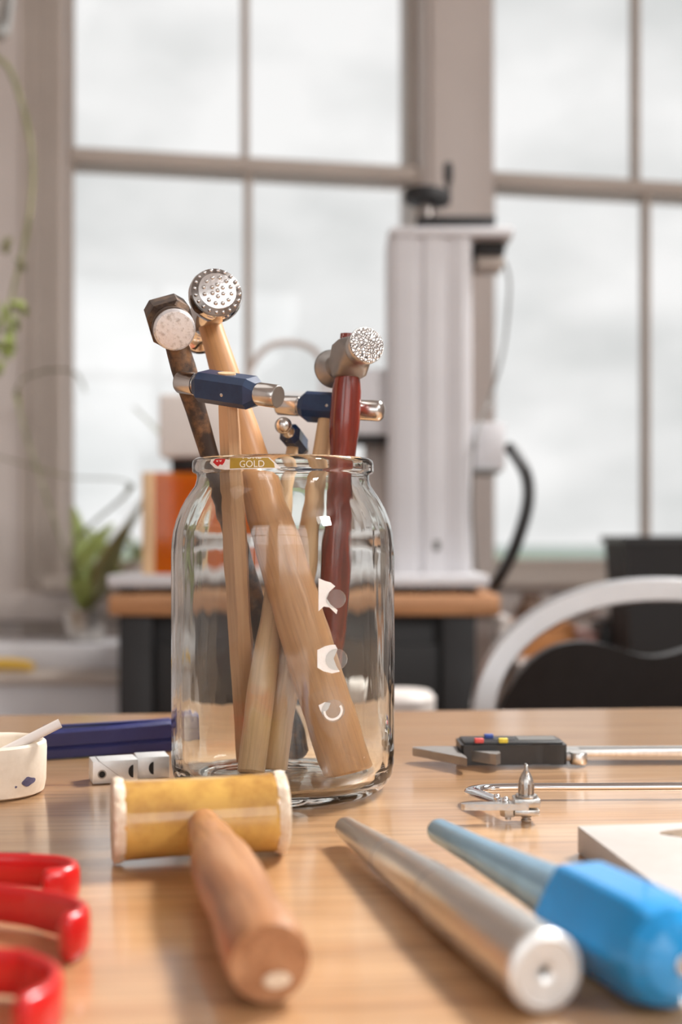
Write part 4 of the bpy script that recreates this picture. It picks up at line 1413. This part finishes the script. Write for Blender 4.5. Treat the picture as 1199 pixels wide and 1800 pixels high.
def leaf(name, pts, w_, m, parent, org):
    path = smooth_path([Vector(p) - org for p in pts], 8)
    def sect(k, t):
        ww = w_ * max(.12, math.sin(PI * min(1, .12 + t * .86)) ** .7)
        return [(-ww, .0010), (-ww * .5, -.0006), (0, -.0016), (ww * .5, -.0006), (ww, .0010), (ww * .5, .0004), (0, -.0004), (-ww * .5, .0004)]
    return obj(name, MB().loft(path, sect), m, parent, angle=70)


PO = Vector(pl.location)
root_ = PO + Vector((0, 0, .055))
# broad olive stem rising to the right
leaf('leaf', [root_, P(176, 1040, py0 - .02), P(205, 970, py0 - .05), P(248, 890, py0 - .06), P(262, 860, py0 - .05)], .021, 'leaf_olive', pl, PO)
leaf('leaf', [root_, P(165, 1020, py0), P(215, 930, py0 + .05), P(275, 840, py0 + .06)], .016, 'leaf_dry', pl, PO)
leaf('leaf', [root_, P(150, 1010, py0 + .03), P(140, 940, py0 + .05), P(128, 890, py0 + .06)], .020, 'leaf', pl, PO)
leaf('leaf', [root_, P(140, 1010, py0 - .03), P(170, 950, py0), P(200, 920, py0 + .05)], .022, 'leaf', pl, PO)
leaf('leaf', [root_, P(190, 1010, py0 + .05), P(180, 960, py0 + .08), P(150, 925, py0 + .10)], .022, 'leaf', pl, PO)
leaf('leaf', [root_, P(130, 960, py0 + .01), P(230, 855, py0 - .04), P(120, 838, py0 - .03), P(40, 815, py0), P(-30, 795, py0 + .02)], .007, 'leaf_olive', pl, PO)
leaf('leaf', [root_, P(330, 860, py0 - .08), P(285, 770, py0 - .06), P(235, 715, py0 - .05)], .010, 'leaf_olive', pl, PO)
leaf('leaf', [root_, P(90, 900, py0), P(30, 700, py0), P(70, 655, py0 + .01), P(130, 655, py0 + .02), P(150, 690, py0 + .03)], .009, 'leaf_olive', pl, PO)

# hanging plant at the far left: trailing stem with green leaves
hp0 = P(-60, 60, 2.0)
hp = thing('hanging_plant', 'trailing hanging plant with thin looping stem and green leaves at far left', 'plant', (hp0.x, 2.0, hp0.z))
HO = Vector(hp.location)
obj('pot', MB().lathe([(.05, .0), (.07, .01), (.08, .09), (.076, .09), (.066, .08), (.0001, .08)], 32), 'pot_metal', hp)
ceil_z = ZC - HO.z
obj('hanger', MB().tube([(0, 0, .08), (0, 0, ceil_z - .002)], .0025, 8, up=(0, 1, 0)), 'leaf_dry', hp)
s1 = smooth_path([HO + Vector((.03, 0, .085)), P(-20, 80, 1.97), P(15, 120, 1.95), P(40, 190, 1.95), P(56, 270, 1.95), P(55, 350, 1.95), P(42, 430, 1.95), P(25, 500, 1.95), P(14, 560, 1.95), P(6, 620, 1.95)], 8)
obj('stem', MB().tube([p - HO for p in s1], lambda t: .0045 - .002 * t, 10, up=(0, 1, 0)), 'leaf_olive', hp)
s2 = smooth_path([P(2, 535, 1.95), P(8, 560, 1.94), P(22, 585, 1.94), P(18, 630, 1.94)], 6)
obj('stem', MB().tube([p - HO for p in s2], .003, 8, up=(0, 1, 0)), 'leaf', hp)
rnd = random.Random(5)
for (x, y) in ((8, 540), (20, 555), (24, 575), (14, 590), (20, 605), (8, 615), (-2, 560), (4, 635), (-6, 600), (20, 530), (33, 528), (30, 455), (16, 418)):
    dx, dy = rnd.uniform(-12, 12), rnd.uniform(14, 30)
    yy = 1.95 + rnd.uniform(-.02, .02)
    leaf('leaf', [P(x, y, yy), P(x + dx * .5, y + dy * .4, yy - .008), P(x + dx, y + dy, yy)], .0085, 'leaf' if y > 500 else 'leaf_olive', hp, HO)

# garden shrub seen low through the left window
gx = P(175, 0, 4.2)
gs = thing('garden_shrub', 'green leafy shrub outside, low behind the left window', 'shrub', (gx.x, 4.3, 0))
obj('trunk', MB().tube([(0, 0, 0), (.02, 0, .35), (-.01, .02, .7)], lambda t: .02 - .01 * t, 10, up=(0, 1, 0)), 'leaf_dry', gs)
lf = MB()
rnd = random.Random(2)
for k in range(420):
    th, ph = rnd.uniform(0, 2 * PI), math.acos(rnd.uniform(-.8, 1))
    r = .17 * rnd.uniform(.55, 1) ** .5
    c = Vector((r * math.sin(ph) * math.cos(th), r * math.sin(ph) * math.sin(th), .70 + 1.1 * r * math.cos(ph)))
    q = Matrix.Translation(c) @ Matrix.Rotation(rnd.uniform(0, 6.28), 4, 'Z') @ Matrix.Rotation(rnd.uniform(-1, 1), 4, 'X')
    lf.add([(0, -.03, 0), (.014, 0, .003), (0, .03, 0), (-.014, 0, .003)], [(0, 1, 2, 3)], q)
fo = obj('foliage', lf, 'leaf', gs, smooth=False)
fo['kind'] = 'stuff'
